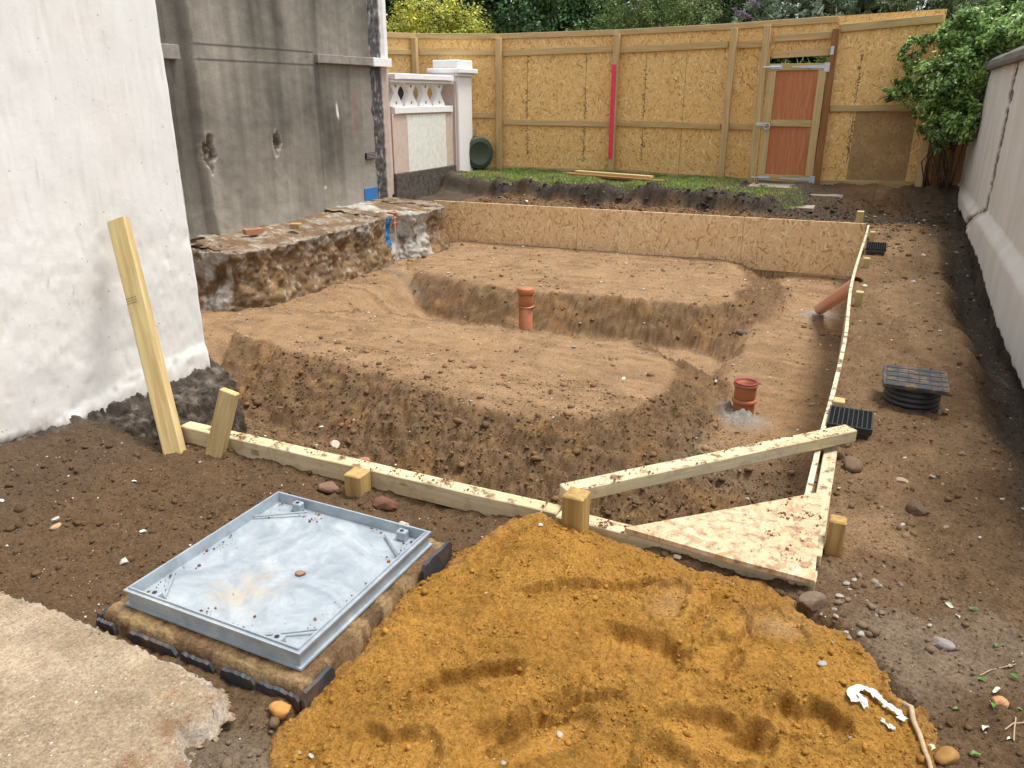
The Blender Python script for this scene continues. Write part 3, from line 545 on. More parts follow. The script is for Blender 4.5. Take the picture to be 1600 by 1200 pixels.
inx_=bx2+(-7.45-bx2)*inn; iny_=by2+(8.4-by2)*inn*.25*(np.abs(ny2)>.5)
Fx=np.where(top,inx_,bx2)+nx2*outw*(1-inn); Fy=np.where(top,iny_,by2)+ny2*outw*(1-inn)
topz=bz2-.02+.015*fbm(Sg*3,inn*3,3,5)+.022*lumps(Sg*5,inn*6,4,54)*(1-.5*inn)+inn*.05+.06*ss(8.8,9.2,by2)*inn
Fz=np.where(top,topz,-.75+(.75+bz2)*ft+.03*nn*(1-ft)); Fz=Fz-.03*ss(.85,1,ft)*(~top)*0
cb=np.array([.205,.13,.068])*(1+.35*fbm(Sg*2,Tg*2,4,55))[...,None]; 
def mixc(c,m,k): m=m.clip(0,1)[...,None]; return c*(1-m)+np.array(k)*m
rub=fbm(Sg*4.5,Tg*3.0,4,56); cb=mixc(cb,ss(.15,.6,-rub)*(~top)*.6,(.12,.08,.05)); cb=mixc(cb,ss(-.1,.35,rub+.5*ss(.68,.98,ft)-.15)*ss(.66,.95,ft)*(~top)*.7,(.36,.33,.28))
cb=mixc(cb,(by2<6.35)*(bx2<-6.35)*ss(-.35,.2,rub+.1)*(~top)*.9,(.43,.40,.36)); cb=mixc(cb,(by2>9.2)*(by2<9.85)*ss(-.5,-.1,rub+.15)*.9,(.48,.45,.40)); cb=mixc(cb,top*ss(.0,.5,rub+.25*(inn<.15))*.6,(.31,.28,.235)); cb=mixc(cb,top*ss(-.1,.3,-rub)*.7,(.17,.115,.075))
cb=mixc(cb,ss(0.2,.6,lumps(Sg*9,Tg*8,3,58)-.1)*.35*(rub>-.1),(.55,.52,.47)); cb=mixc(cb,(np.abs(by2-9.2)<.13)*(bx2>-6.45)*ss(.35,.45,ft)*ss(.97,.9,ft)*(~top)*.95,(.03,.16,.36))
foot=mesh('broken_footing',np.stack([Fx,Fy,Fz],-1).reshape(-1,3),gridfaces(len(vt),len(s_)),M_conc,smooth=True,col=cb.reshape(-1,3)); tag(foot,'exposed rough concrete and clay footing under the grey house wall','footing')
mesh('marker_rod',*lathe([(.006,-.75),(.006,.03)],6),M_paper,M=Matrix.Translation((-6.13,9.13,0)))
tag(bpy.data.objects['marker_rod'],'thin pale rod standing upright against the end of the footing','rod')
# ---------------------------------------------------------------- balustrade wall
bw=empty('balustrade_wall',(-7.35,11.8,0),'white garden balustrade with capped pillar beside the grey house','balustrade')
box('base',-7.62,-7.16,10.785,12.8,-.1,.42,M_fdark,bw,.01); box('panel',-7.5,-7.2,10.80,12.76,.42,1.335,M_pinkr,bw); box('painted_patch',-7.3,-7.193,11.22,12.48,.40,1.31,M_patch,bw)
box('lower_rail',-7.55,-7.17,10.86,12.72,1.335,1.44,M_white,bw,.008); box('top_rail',-7.58,-7.10,10.80,12.66,1.845,1.935,M_white,bw,.012); box('rail_moulding',-7.54,-7.14,10.80,12.70,1.80,1.842,M_white,bw,.008)
for k,yb in enumerate((10.98,11.43,11.88,12.33)):
    # square waisted baluster
    pr=[(.195,0),(.19,.04),(.11,.13),(.062,.19),(.062,.23),(.12,.30),(.175,.36)]; v=[];f=[]
    for r,zz in pr: v+=[(-.05,-r,zz),(.05,-r,zz),(.05,r,zz),(-.05,r,zz)]
    for q in range(len(pr)-1):
        for j in range(4): f.append((q*4+j,q*4+(j+1)%4,q*4+4+(j+1)%4,q*4+4+j))
    f+= [(3,2,1,0),tuple(len(v)-4+j for j in range(4))]
    b=mesh('baluster',v,f,M_white,bw,M=Matrix.Translation((-7.28,yb,1.44)))
    for zz in(.06,.31): mesh('drilled_hole',*lathe([(.022,0),(.022,.004)],10),M_ledge,b,M=Matrix.Translation((-7.228,yb,1.44+zz))@Matrix.Rotation(math.pi/2,4,'Y'))
pl=box('pillar',-7.62,-7.12,12.82,13.34,.15,1.93,M_white,bw,.01); box('pillar_return',-7.55,-7.16,12.76,12.817,.3,1.84,M_pinkr,bw)
box('pillar_cap',-7.66,-7.08,12.77,13.39,1.93,1.98,M_white,pl,.01); box('pillar_cap',-7.70,-7.03,12.72,13.44,1.98,2.06,M_white,pl,.012); box('pillar_cap',-7.63,-7.10,12.80,13.36,2.06,2.20,M_white,pl,.015)
# ---------------------------------------------------------------- hoarding fence
fe=empty('hoarding_fence',(-3.5,13.9,.25),'tall new chipboard site hoarding on timber posts and rails','fence')
FPt=[(-9.6,11.0),(-8.12,13.1),(-6.77,13.83),(-4.61,14.12),(-2.58,13.72),(-1.94,13.55),(-1.0,13.50),(.44,13.74)]
FT=[2.67,2.67,2.67,2.69,2.69,2.70,2.72,2.78]
def gz(x,y): return float(terrain(np.array([x]),np.array([y]))[0])
for k in range(7):
    a=Vector((*FPt[k],0)); b=Vector((*FPt[k+1],0)); d=(b-a); L=d.length; u_=d.normalized(); nrm=Vector((u_.y,-u_.x,0)) # towards camera
    zt0,zt1=FT[k],FT[k+1]; z0=.20
    if k==5: z0b=2.17
    else: z0b=z0
    back=-nrm*.03
    org=a+back; m=frame((org.x,org.y,z0b),(u_.x,u_.y,0),(0,0,1)) # local y up
    L0=0; sheets=max(1,round(L/1.22)); 
    for q in range(sheets):
        x0=L*q/sheets; x1=L*(q+1)/sheets-.004; h0=zt0+(zt1-zt0)*x0/L-z0b; h1=zt0+(zt1-zt0)*x1/L-z0b
        v=[(x0,0,0),(x1,0,0),(x1,h1,0),(x0,h0,0),(x0,0,-.015),(x1,0,-.015),(x1,h1,-.015),(x0,h0,-.015)]
        f=[(0,1,2,3),(7,6,5,4),(0,4,5,1),(1,5,6,2),(2,6,7,3),(3,7,4,0)]
        mesh('panel',v,f,M_osb,fe,M=m)
    def rail(z,zb=None,th=.09,dp=.045,x0=.05,x1=None,mt=M_woodfence,name='rail',off=.0):
        x1=L-.05 if x1 is None else x1; zb=z if zb is None else zb
        A=a+u_*x0+nrm*off; B=a+u_*x1+nrm*off; return timber(name,(A.x,A.y,z),(B.x,B.y,zb),dp,th,mt,parent=fe)
    rail(zt0-.045,zt1-.045,.09,.03,.0,L,name='top_rail',off=-.005) if k<6 else None
    if k in(0,1): rail(zt0-.32,zt1-.32); rail(1.26); rail(.28)
    elif k in(2,3): rail(zt0-.33,zt1-.31,th=.1); rail(1.14,1.12); rail(.30,.27,dp=.03)
    elif k==4: rail(zt0-.32,zt1-.33,th=.1); rail(1.13); rail(.28)
    elif k==5: rail(2.44,2.46,th=.1,off=.02); rail(2.20,2.23,th=.1,off=.02,x1=L+.04)
    else: rail(zt0-.17,zt1-.13,th=.11,dp=.05,mt=M_wood); rail(1.42,1.44,th=.09,mt=M_wood); rail(.29,.31,th=.11,mt=M_wood)
# seams with dark print on the boards: rows of short dark marks
rm=random.Random(3)
def marks(k,t,z0,z1,w=.045,dens=1.):
    a=Vector((*FPt[k],0)); b=Vector((*FPt[k+1],0)); u_=(b-a).normalized(); nrm=Vector((u_.y,-u_.x,0)); o=a+(b-a)*t-nrm*.0275; v=[];f=[]
    z=z0
    def q(x0,x1,za,zb):
        i=len(v); 
        for xx,zz in((x0,za),(x1,za),(x1,zb),(x0,zb)): v.append(tuple(o+u_*xx+Vector((0,0,zz))))
        f.append((i,i+1,i+2,i+3))
    q(-.003,.003,z0,z1)
    while z<z1:
        hgt=rm.uniform(.006,.02); 
        if rm.random()<.75*dens: x=rm.uniform(-w,w*.3); q(x,x+rm.uniform(.008,w),z,z+hgt)
        z+=hgt+rm.uniform(.002,.012)
    mesh('seam_print',v,f,M_print,fe)
M_print=simple('faded_black_print',(.15,.11,.07),.8,amt=.4)
for k,t,z0,z1,de in((2,.235,.55,1.08,1),(2,.235,1.2,1.75,1),(2,.235,1.75,2.3,.2),(2,.74,.45,1.08,1),(2,.74,1.2,1.7,1),(2,.74,1.7,2.3,.3),(3,.27,.5,1.06,1),(3,.27,1.2,1.9,.9),(3,.27,1.9,2.3,.3),(3,.63,.35,2.3,.0),(6,.28,.6,1.36,1),(6,.28,1.5,2.2,.7),(6,.75,1.5,2.6,0)): marks(k,t,z0,z1,dens=de)
# weathered lower sheet by the bush
a=Vector((*FPt[6],0));b=Vector((*FPt[7],0));u_=(b-a).normalized();nrm=Vector((u_.y,-u_.x,0)); o=a+u_*.44-nrm*.028
mesh('weathered_sheet',[(0,0,0),(.86,0,0),(.86,1.02,0),(0,1.02,0),(0,0,-.004),(.86,0,-.004),(.86,1.02,-.004),(0,1.02,-.004)],[(0,1,2,3),(7,6,5,4),(0,4,5,1),(1,5,6,2),(2,6,7,3),(3,7,4,0)],M_osbd,fe,M=frame((o.x,o.y,.36),u_,(0,0,1)))
for k in range(1,8):
    x_,y_=FPt[k]; top_=FT[k]-(.08 if k<6 else .18); mt=M_woodred if k==6 else M_woodfence
    if k in(4,): x_,y_=-2.52,13.64
    if k==5: x_,y_=-2.0,13.52
    if k==7: x_,y_=.46,13.70
    p=timber('post',(x_,y_-.075,.05),(x_,y_-.075,top_+.0),.10,.09,mt,up=(0,-1,0),parent=fe)
    if k==3: timber('red_paint_stripe',(x_-.052,y_-.085,.52),(x_-.052,y_-.085,2.12),.088,.004,M_red,up=(-1,0,0),parent=p,bev=.001); timber('red_paint_stripe',(x_-.012,y_-.1225,.52),(x_-.012,y_-.1225,2.12),.078,.004,M_red,up=(0,-1,0),parent=p,bev=.001)
box('latch_plate',-1.04,-.99,13.36,13.37,2.18,2.30,M_steel,fe,.001)
# ---------------------------------------------------------------- gate
ga=empty('site_gate',(-1.4,13.4,.27),'red plywood gate in a timber frame set in the hoarding','gate'); GX0,GX1,GY=-1.905,-1.06,13.40; gz0,gz1=.31,2.07
for x0,x1 in((GX0,GX0+.115),(GX1-.115,GX1)): timber('stile',((x0+x1)/2,GY,gz0+.1),((x0+x1)/2,GY,gz1-.1),.115,.045,M_woodfence,up=(0,-1,0),parent=ga)
for z0,z1,m_ in((gz1-.1,gz1,M_wood),(1.15,1.25,M_wood),(gz0,gz0+.1,M_wood)):
    ins=0 if m_ is M_wood and z0!=1.15 else .117; timber('crossbar',(GX0+ins,GY,(z0+z1)/2),(GX1-ins,GY,(z0+z1)/2),.045,.098,m_,parent=ga)
for z0,z1 in((gz0+.1,1.15),(1.25,gz1-.1)): mesh('plywood_panel',[(0,0,0),(.615,0,0),(.615,z1-z0,0),(0,z1-z0,0)],[(0,1,2,3)],M_ply,ga,M=frame((GX0+.115,GY+.01,z0),(1,0,0),(0,0,1)))
def prism(name,pts,y0,y1,mat,parent):
    n=len(pts); v=[(x,y0,z) for x,z in pts]+[(x,y1,z) for x,z in pts]; f=[tuple(range(n)),tuple(range(2*n-1,n-1,-1))]+[(k,k+n,(k+1)%n+n,(k+1)%n) for k in range(n)]; return mesh(name,v,f,mat,parent)
for z in(gz1-.05,gz0+.05):
    prism('hinge',[(GX1-.5,z-.008),(GX1-.04,z-.028),(GX1-.04,z-.075),(GX1+.04,z-.075),(GX1+.04,z+.055),(GX1-.04,z+.055),(GX1-.04,z+.028),(GX1-.5,z+.008)],GY-.031,GY-.0245,M_steel,ga)
    bo=timber('bolt',(GX0-.09,GY-.045,z),(GX0+.17,GY-.045,z),.02,.022,M_steel,parent=ga); box('bolt_plate',GX0+.02,GX0+.2,GY-.032,GY-.025,z-.03,z+.03,M_steel,bo,.001)
bo=timber('latch_bar',(GX0-.1,GY-.05,1.18),(GX0+.06,GY-.05,1.18),.025,.05,M_steel,parent=ga)
tv=[];tf=[]
for i in range(20):
    a=2*math.pi*i/20
    for j in range(6): b=2*math.pi*j/6; r=.045+.012*math.cos(b); tv.append((r*math.cos(a),.012*math.sin(b),r*math.sin(a)))
for i in range(20):
    for j in range(6): tf.append((i*6+j,((i+1)%20)*6+j,((i+1)%20)*6+(j+1)%6,i*6+(j+1)%6))
mesh('ring_handle',tv,tf,M_steel,ga,True,M=Matrix.Translation((GX0+.07,GY-.06,1.15)))
# old paving by the gate
for q,(x0,x1,y0,y1) in enumerate(((-1.95,-1.25,12.75,13.28),(-1.23,-.55,12.8,13.3),(-1.25,-.9,12.2,12.72))):
    z=gz((x0+x1)/2,y0+.05)+.012; o=box('paving_slab',x0,x1,y0,y1,z-.06,z+.0,M_paver,None,.008)
    tag(o,['worn paving slab set under the left side of the gate','worn paving slab under the right gate post','worn paving slab nearest the pit in front of the gate'][q],'paving slab','paving slabs by the gate')
# ---------------------------------------------------------------- right boundary wall
def rw_mat():
    n=NB('pale_weathered_render'); s=n.noise(1.,5,.6,n.coord((1,2.2,.5))); f=n.noise(24,5,.6)
    c=n.ramp(s,[(.3,(.64,.61,.545)),(.5,(.69,.665,.605)),(.7,(.75,.73,.68))]); a=n.new('Attribute',attribute_name='Col').outputs['Color']; c=n.mix(1.,c,a,'MULTIPLY')
    return n.done(c,.85,n.bump(f,.006,.5),spec=.2)
M_rw=rw_mat()
rw=empty('boundary_wall',(1.15,9,0),'pale rendered boundary wall with a long black crack at the right','wall')
ya=np.arange(3.2,14.62,.02); zp=np.linspace(0,1,110); Yg,Tg=np.meshgrid(ya,zp)
zb=.06-.16*ss(9.5,6.5,Yg)+.02*fbm(Yg*5,0*Yg,4,3)+.06*ss(10,12,Yg); Zg=zb+Tg*(1.94-zb)
yc=9.98+.05*fbm(Zg*2.5,0*Zg,3,6)+np.where(Zg<.42,(.42-Zg)*3.4,0); near=Yg<yc
jt=np.where(near,.43,.36)
Xg=1.05-.06*ss(jt+.01,jt-.12,Zg)-.012*ss(jt+.006,jt-.006,Zg)*near-.012*near+.006*fbm(Yg*2,Zg*2,3,7)
dc=np.abs(Yg-yc+.01*fbm(Zg*14,0*Zg,3,12)); cr=ss(.24,.12,dc*np.where(Zg<.42,.6,1)+.10*fbm(Zg*9,0*Zg,3,14)); Xg=Xg+.02*cr
cw=np.ones(Yg.shape+(3,)); cw=mixc(cw,cr*ss(-.5,-.1,fbm(Zg*16,Yg*16,2,5)+.1),(.13,.10,.075)); cw=mixc(cw,ss(.9,0,Zg)*ss(11,14,Yg)*.6,(.62,.62,.42)); cw=mixc(cw,near*ss(jt+.02,jt-.05,Zg)*.7,(1.12,1.12,1.14))
cw=mixc(cw,ss(.25,.6,fbm(Yg*3,Zg*.7,3,8))*.3,(.75,.74,.68)); cw=mixc(cw,ss(.03,.0,Zg-zb)*.6,(.5,.43,.36))
rwf=gridfaces(len(zp),len(ya))[:,::-1].copy()
mesh('render_face',np.stack([Xg,Yg,Zg],-1).reshape(-1,3),rwf,M_rw,rw,smooth=True,col=cw.reshape(-1,3))
# rounded coping
v=[];f=[];ys_=np.concatenate([np.arange(3.2,14.66,.3),[14.68]])
pf=[(-.07,0),(-.075,.04),(-.06,.10),(0,.15),(.12,.17),(.24,.15),(.3,.10),(.31,0)]
for y_ in ys_:
    for q,(dx,dz) in enumerate(pf): v.append((1.05+dx+.003*math.sin(y_*5+q),y_,1.925+dz+.004*math.sin(y_*3+q)))
for k in range(len(ys_)-1):
    for q in range(len(pf)-1): f.append((k*8+q,k*8+q+1,k*8+9+q,k*8+8+q))
    f.append((k*8+7,k*8,k*8+8,k*8+15))
f.append(tuple((len(ys_)-1)*8+q for q in range(8)))
M_cop=simple('grey_coping',(.16,.145,.125),.9,ns=22,amt=.3,bd=.006)
mesh('coping',v,f,M_cop,rw,smooth=False); box('wall_core',1.085,1.33,3.2,14.6,-.6,1.93,M_rw,rw,.01)
yf=np.arange(3.2,14.6,.025); tf=np.linspace(0,1,22); Yf,Tf=np.meshgrid(yf,tf); nf=lumps(Yf*4,Tf*2,4,64)
mesh('footing',np.stack([1.04-.04*Tf+.03*nf-.06*Tf*Tf,Yf,.16-.75*Tf],-1).reshape(-1,3),gridfaces(len(tf),len(yf))[:,::-1].copy(),M_conc,rw,smooth=True,col=(np.array([.09,.068,.05])*(1+.5*fbm(Yf*3,Tf*3,3,65))[...,None]).reshape(-1,3))
# low brown boards in the dark corner behind the bush
cf_=empty('old_boarding',(.85,14.3,.2),'dark brown old boarding in the corner behind the bush','boarding')
for k in range(5): box('board',.5+k*.125,.62+k*.125,14.05+k*.01,14.08+k*.01,.1,1.9,M_woodred,cf_,.003)
# ---------------------------------------------------------------- shuttering and timbers
def board_strip(name,pts,zt,zb,th,mat,parent=None):
    """upright curved board: pts centre line, rectangular section"""
    v=[];f=[];n=len(pts)
    for k,(x,y) in enumerate(pts):
        a=pts[max(0,k-1)];b=pts[min(n-1,k+1)]; dx,dy=b[0]-a[0],b[1]-a[1]; l=math.hypot(dx,dy); nx,ny=-dy/l*th/2,dx/l*th/2
        t=zt(k/(n-1)) if callable(zt) else zt
        v+=[(x+nx,y+ny,t),(x-nx,y-ny,t),(x-nx,y-ny,zb),(x+nx,y+ny,zb)]
    for k in range(n-1):
        for j in range(4): f.append((k*4+j,k*4+(j+1)%4,k*4+4+(j+1)%4,k*4+4+j))
    f+=[(3,2,1,0),tuple(4*n-4+j for j in range(4))]; return mesh(name,v,f,mat,parent)
ys_=np.linspace(2.66,7.2,60); o=board_strip('shuttering_board',[(float(xb(np.array(y)))+0.0,float(y)) for y in ys_],lambda t:.008+.006*math.sin(t*15),-1.05,.024,M_woodedge); tag(o,'long upright shuttering board edging the right side of the pit, nearer length','board','right side shuttering boards')
ys_=np.linspace(7.204,11.28,50); o=board_strip('shuttering_board',[(float(xb(np.array(y)))+0.0,float(y)) for y in ys_],lambda t:.006+.004*math.sin(t*12),-1.0,.024,M_woodedge); tag(o,'upright shuttering board edging the right side of the pit, farther length past the salmon pipe','board','right side shuttering boards')
o=timber('side_batten',(-.035,2.72,-.035),(-.045,3.78,-.035),.06,.05,M_wooddirt); tag(o,'muddy batten lying along the outside of the right shuttering under the brace','batten')
xsb=[-6.56,-4.13,-1.70,-.14]
lab=['left chipboard sheet at the back of the pit beside the footing','middle chipboard sheet at the back of the pit','short right chipboard sheet at the back of the pit ending at the side boards']
for k in range(3):
    x0,x1=xsb[k],xsb[k+1]-.004; p0=Vector((x0,float(yo(x0))-.01,0)); p1=Vector((x1,float(yo(x1))-.01,0)); L=(p1-p0).length
    v,f=bevbox(L,.72,.02,.002); o=mesh('shuttering_sheet',v,f,M_osbf,M=frame((p0.x,p0.y,-.70),p1-p0,(0,0,1))); tag(o,lab[k],'chipboard sheet','chipboard sheets at the back of the pit')
for k,(x_,y_,z_,h_) in enumerate(((-.24,11.42,.16,1),(-.05,10.45,.045,0),(-.055,9.62,.04,0),(-.055,8.62,.05,0),(-.055,7.02,.05,0),(-.05,4.34,.03,0))):
    s_=.11 if h_ else .075; o=timber('timber_stake',(x_,y_,-.5),(x_,y_,z_),s_,s_*.8,M_wood,up=(1,0,0))
    tag(o,['tallest stake behind the far right corner of the pit','small stake at the far end of the side board, before the far grate','stake beside the far black grate at the side board','stake on the side board just past the salmon pipe','stake on the side board just nearer than the salmon pipe','stake top hidden beside the near black grate'][k],'stake','stakes holding the side board')
o=timber('timber_peg',(-4.9,11.06,-.3),(-4.9,11.06,.015),.09,.05,M_wood,up=(0,1,0)); tag(o,'low peg behind the left chipboard sheet','stake'); o=timber('timber_peg',(-2.55,11.19,-.3),(-2.55,11.19,.012),.09,.05,M_wood,up=(0,1,0)); tag(o,'low peg behind the middle chipboard sheet','stake')
# front beam in two lengths
def stamp(parent,c,ux,uy,w=.05,h=.03):
    ux=Vector(ux).normalized(); uy=Vector(uy).normalized(); c=Vector(c); r=random.Random(int(w*1000)); v=[];f=[]
    for row in range(3):
        x=-w/2+r.uniform(0,w*.2)
        while x<w/2:
            l=r.uniform(.002,.006); y=h*(row/3-.4)
            i=len(v); 
            for a,b in((x,y),(x+l,y),(x+l,y+h*.2),(x,y+h*.2)): v.append(tuple(c+ux*a+uy*b))
            f.append((i,i+1,i+2,i+3)); x+=l+r.uniform(.001,.004)
    mesh('ink_stamp',v,f,M_print,parent)
o=timber('front_beam',(-3.12,2.60,-.047),(-1.02,2.615,-.052),.075,.094,M_wooddirt,nx=14,jit=.001); tag(o,'long pale timber beam along the front edge of the pit','beam'); stamp(o,(-2.62,2.562,-.05),(1,0,0),(0,0,1))
o=timber('front_beam',(-1.015,2.60,-.055),(-.01,2.585,-.06),.075,.094,M_wooddirt,nx=8,jit=.001,seed=2); tag(o,'short front beam piece running under the chipboard triangle','beam')
bd=(-1.03,2.60); o=timber('diagonal_brace',(-1.02,2.66,.045),(.03,3.83,.050),.082,.060,M_wooddirt,nx=10,jit=.0012,seed=4); tag(o,'muddy timber brace laid diagonally across the front corner of the pit','brace')
def post(name,x,y,zt,s,mat,lab,tilt=(0,0)): 
    o=timber(name,(x,y,-.45),(x+tilt[0],y+tilt[1],zt),s,s,mat,up=(0,1,0),bev=.005); return tag(o,lab,'post')
post('timber_post',-.905,2.50,.155,.088,M_woodpost,'square yellow post standing in the sand at the end of the diagonal brace')
post('timber_post',-1.965,2.515,.008,.088,M_woodpost,'short square post top beside the middle of the front beam')
post('timber_post',.03,2.86,.085,.062,M_woodpost,'square post beside the right edge of the chipboard triangle',(-.0,0))
o=timber('leaning_post',(-3.02,2.44,-.2),(-3.645,2.83,.985),.10,.055,M_wood,up=(.35,-.9,.2),nx=8,jit=.001); tag(o,'tall pale timber post leaning on the white house wall','post')
d_=Vector((-.635,.36,1.23)).normalized(); n_=Vector((.35,-.9,.2)); n_=(n_-d_*n_.dot(d_)).normalized(); s_=d_.cross(n_); stamp(o,Vector((-3.02,2.44,-.2))+d_*.93+n_*.0285,s_,d_,.06,.04)
o=timber('short_stake',(-2.87,2.47,-.25),(-2.725,2.56,.26),.088,.045,M_wood,up=(.3,-1,.2)); tag(o,'short tilted stake crossing the left end of the front beam','stake')
# chipboard triangle
tp=[(-.72,2.555),(-.045,3.20),(-.015,2.50),(-.3,2.515)]; n=len(tp)
v=[(x+.72,y-2.555,0) for x,y in tp]+[(x+.72,y-2.555,-.02) for x,y in tp]; f=[(0,1,2,3)[::-1],(4,5,6,7)]+[(k,(k+1)%4,(k+1)%4+4,k+4) for k in range(4)]
o=mesh('corner_board',v,f,M_osbt,M=Matrix.Translation((-.72,2.555,.018))); tag(o,'triangular muddy chipboard offcut laid over the front right corner','chipboard offcut')
# mud on timbers
def mud(n,a,b,w,z,sm=.003,nm='mud_crumbs'):
    t=RG.beta(1.0,1.0,n); a=np.array(a);b=np.array(b); d=b-a; nrm_=np.array([-d[1],d[0]])/np.hypot(*d[:2]); off=RG.uniform(-w,w,n); p=a[None]+d[None]*t[:,None]; p[:,0]+=nrm_[0]*off; p[:,1]+=nrm_[1]*off
    k=fbm(p[:,0]*9,p[:,1]*9,3,5)+RG.uniform(-.35,.35,len(p))>.2; p=p[k]; S=.55*sm*(.5+RG.pareto(2.3,len(p)).clip(0,3)); p[:,2]=z+S*.3; return p,S
P_=[];S_=[]
for args in((1500,(-2.9,2.60,0),(-1.05,2.615,0),.033,.0),(1600,(-1.0,2.66,0),(.02,3.82,0),.045,.08),(500,(-.95,2.6,0),(-.72,2.585,0),.03,-.008),(700,(-.15,2.6,0),(-.1,3.0,0),.08,.02),(300,(-.3,2.9,0),(-.08,3.1,0),.06,.02),(250,(-.4,3.33,0),(.02,3.82,0),.045,.08)): p,s=mud(*args); P_.append(p);S_.append(s)
n=900; px=RG.uniform(-.7,-.03,n); py=RG.uniform(2.52,3.15,n); k=(sdf(px,py,tp)<-.01)&(fbm(px*7,py*7,3,8)>.1); P_.append(np.stack([px[k],py[k],np.full(k.sum(),.0195)],-1)); S_.append(.0014*(.4+RG.pareto(3,k.sum()).clip(0,2)))
P_=np.concatenate(P_);S_=np.concatenate(S_); Vv,Ff=icos(P_,S_,.5); tag(mesh('mud_crumbs',Vv,Ff,M_clod,smooth=True,col=np.repeat(np.array([.17,.092,.047])*RG.uniform(.7,1.3,(len(P_),1)),12,0)),kind='stuff')
# ---------------------------------------------------------------- drainage
def pipe(loc,label,h,r=.078,cols=(),rim=True,mat=M_clay):
    e=empty('drain_pipe',loc,label,'pipe','upright drain pipes'); T=Matrix.Translation(loc)
    mesh('barrel',*lathe([(r,0),(r,h),(r-.006,h),(r-.006,h-.1)],32,False),mat,e,True,M=T)
    for z0,z1,dr in cols: mesh('collar',*lathe([(r,z0),(r+dr*.6,z0+.004),(r+dr,z0+.012),(r+dr,z1-.012),(r+dr*.6,z1-.004),(r,z1)],32,False),mat,e,True,M=T)
    return e,T
e,T=pipe((-.755,5.92,-.84),'terracotta drain pipe with a red rim at the front right of the pit',.32,.076,((.02,.05,.020),(.05,.16,.007),(.155,.195,.020),(.195,.30,.008),(.295,.328,.020)))
mesh('rubber_seal',*lathe([(.092,.326),(.094,.333),(.086,.336),(.074,.333),(.072,.30)],32,False),M_redrim,e,True,M=T); mesh('soil_fill',*lathe([(.0,.28),(.074,.275)],24,False),M_clod,e,M=T,col=np.full((48,3),(.3,.24,.17)))
e,T=pipe((-3.22,7.15,-.98),'plain terracotta drain pipe standing in the trench between the mounds',.71,.072,((.50,.525,.018),(.525,.63,.006),(.64,.712,.016)))
mesh('end_cap',*lathe([(.0,.715),(.078,.712),(.086,.705),(.086,.69)],28,False),M_clay,e,True,M=T)
e,T=pipe((-6.36,9.42,-.18),'small red drain stub behind the blue paint mark',.22,.055,((.04,.08,.016),(.12,.15,.016),(.19,.222,.018)))
a=Vector((-.45,9.05,-.64)); b=Vector((-.10,7.85,-.06)); d=(b-a).normalized(); o=mesh('side_pipe',*lathe([(.0,0),(.058,0),(.064,.006),(.064,(b-a).length)],28,False),M_pink,None,True,M=Matrix.Translation(a)@d.to_track_quat('Z','Y').to_matrix().to_4x4()); tag(o,'salmon plastic pipe entering the pit obliquely through the side board','pipe')
# inspection chamber
ch=empty('inspection_chamber',(.32,4.63,-.03),'ribbed round chamber with a dusty square black lid','inspection chamber')
pr=[]; 
for k in range(6): z=-.10+k*.03; pr+=[(.135,z),(.146,z+.006),(.146,z+.02),(.135,z+.026)]
mesh('riser',*lathe(pr,36,True),M_black,ch,True,M=Matrix.Translation((.315,4.625,.02)))
ld=box('lid',.15,.485,4.455,4.81,.095,.125,M_lid,ch,.006)
for k in range(6):
    t=.17+k*.055; box('lid_rib',t,t+.004,4.47,4.79,.1255,.1275,M_black,ld,.0005)
for k in range(4): t=4.51+k*.08; box('lid_rib',.165,.47,t,t+.004,.1258,.1278,M_black,ld,.0005)
def grate(x0,x1,y0,y1,z0,z1,label,nx,ny):
    e=empty('channel_grate',((x0+x1)/2,(y0+y1)/2,z0),label,'drain grate','black channel grates'); 
    box('channel_body',x0+.012,x1-.012,y0+.01,y1-.01,z0,z1-.035,M_black,e,.003)
    v=[];f=[]
    def bb(a,b,c,d,e_,g):
        i=len(v); v.extend([(a,c,e_),(b,c,e_),(b,d,e_),(a,d,e_),(a,c,g),(b,c,g),(b,d,g),(a,d,g)]); f.extend([tuple(i+q for q in t) for t in((3,2,1,0),(4,5,6,7),(0,1,5,4),(1,2,6,5),(2,3,7,6),(3,0,4,7))])
    w=(x1-x0); l=(y1-y0); t=.0045
    for k in range(nx+1): x=x0+w*k/nx; tt=t*(1.8 if k in(0,nx) else 1)/2; bb(x-tt,x+tt,y0,y1,z1-.03,z1)
    for k in range(ny+1): y=y0+l*k/ny; tt=t*(2 if k in(0,ny) else .8)/2; bb(x0,x1,y-tt,y+tt,z1-.028,z1-.001)
    mesh('grating',v,f,M_black,e); 
    return e
grate(-.085,.125,3.99,4.25,-.08,.022,'near black plastic drain grate beside the diagonal brace end',9,14)
grate(-.085,.115,9.2,9.62,-.08,.055,'far black plastic drain grate by the side board near the back of the pit',9,8)
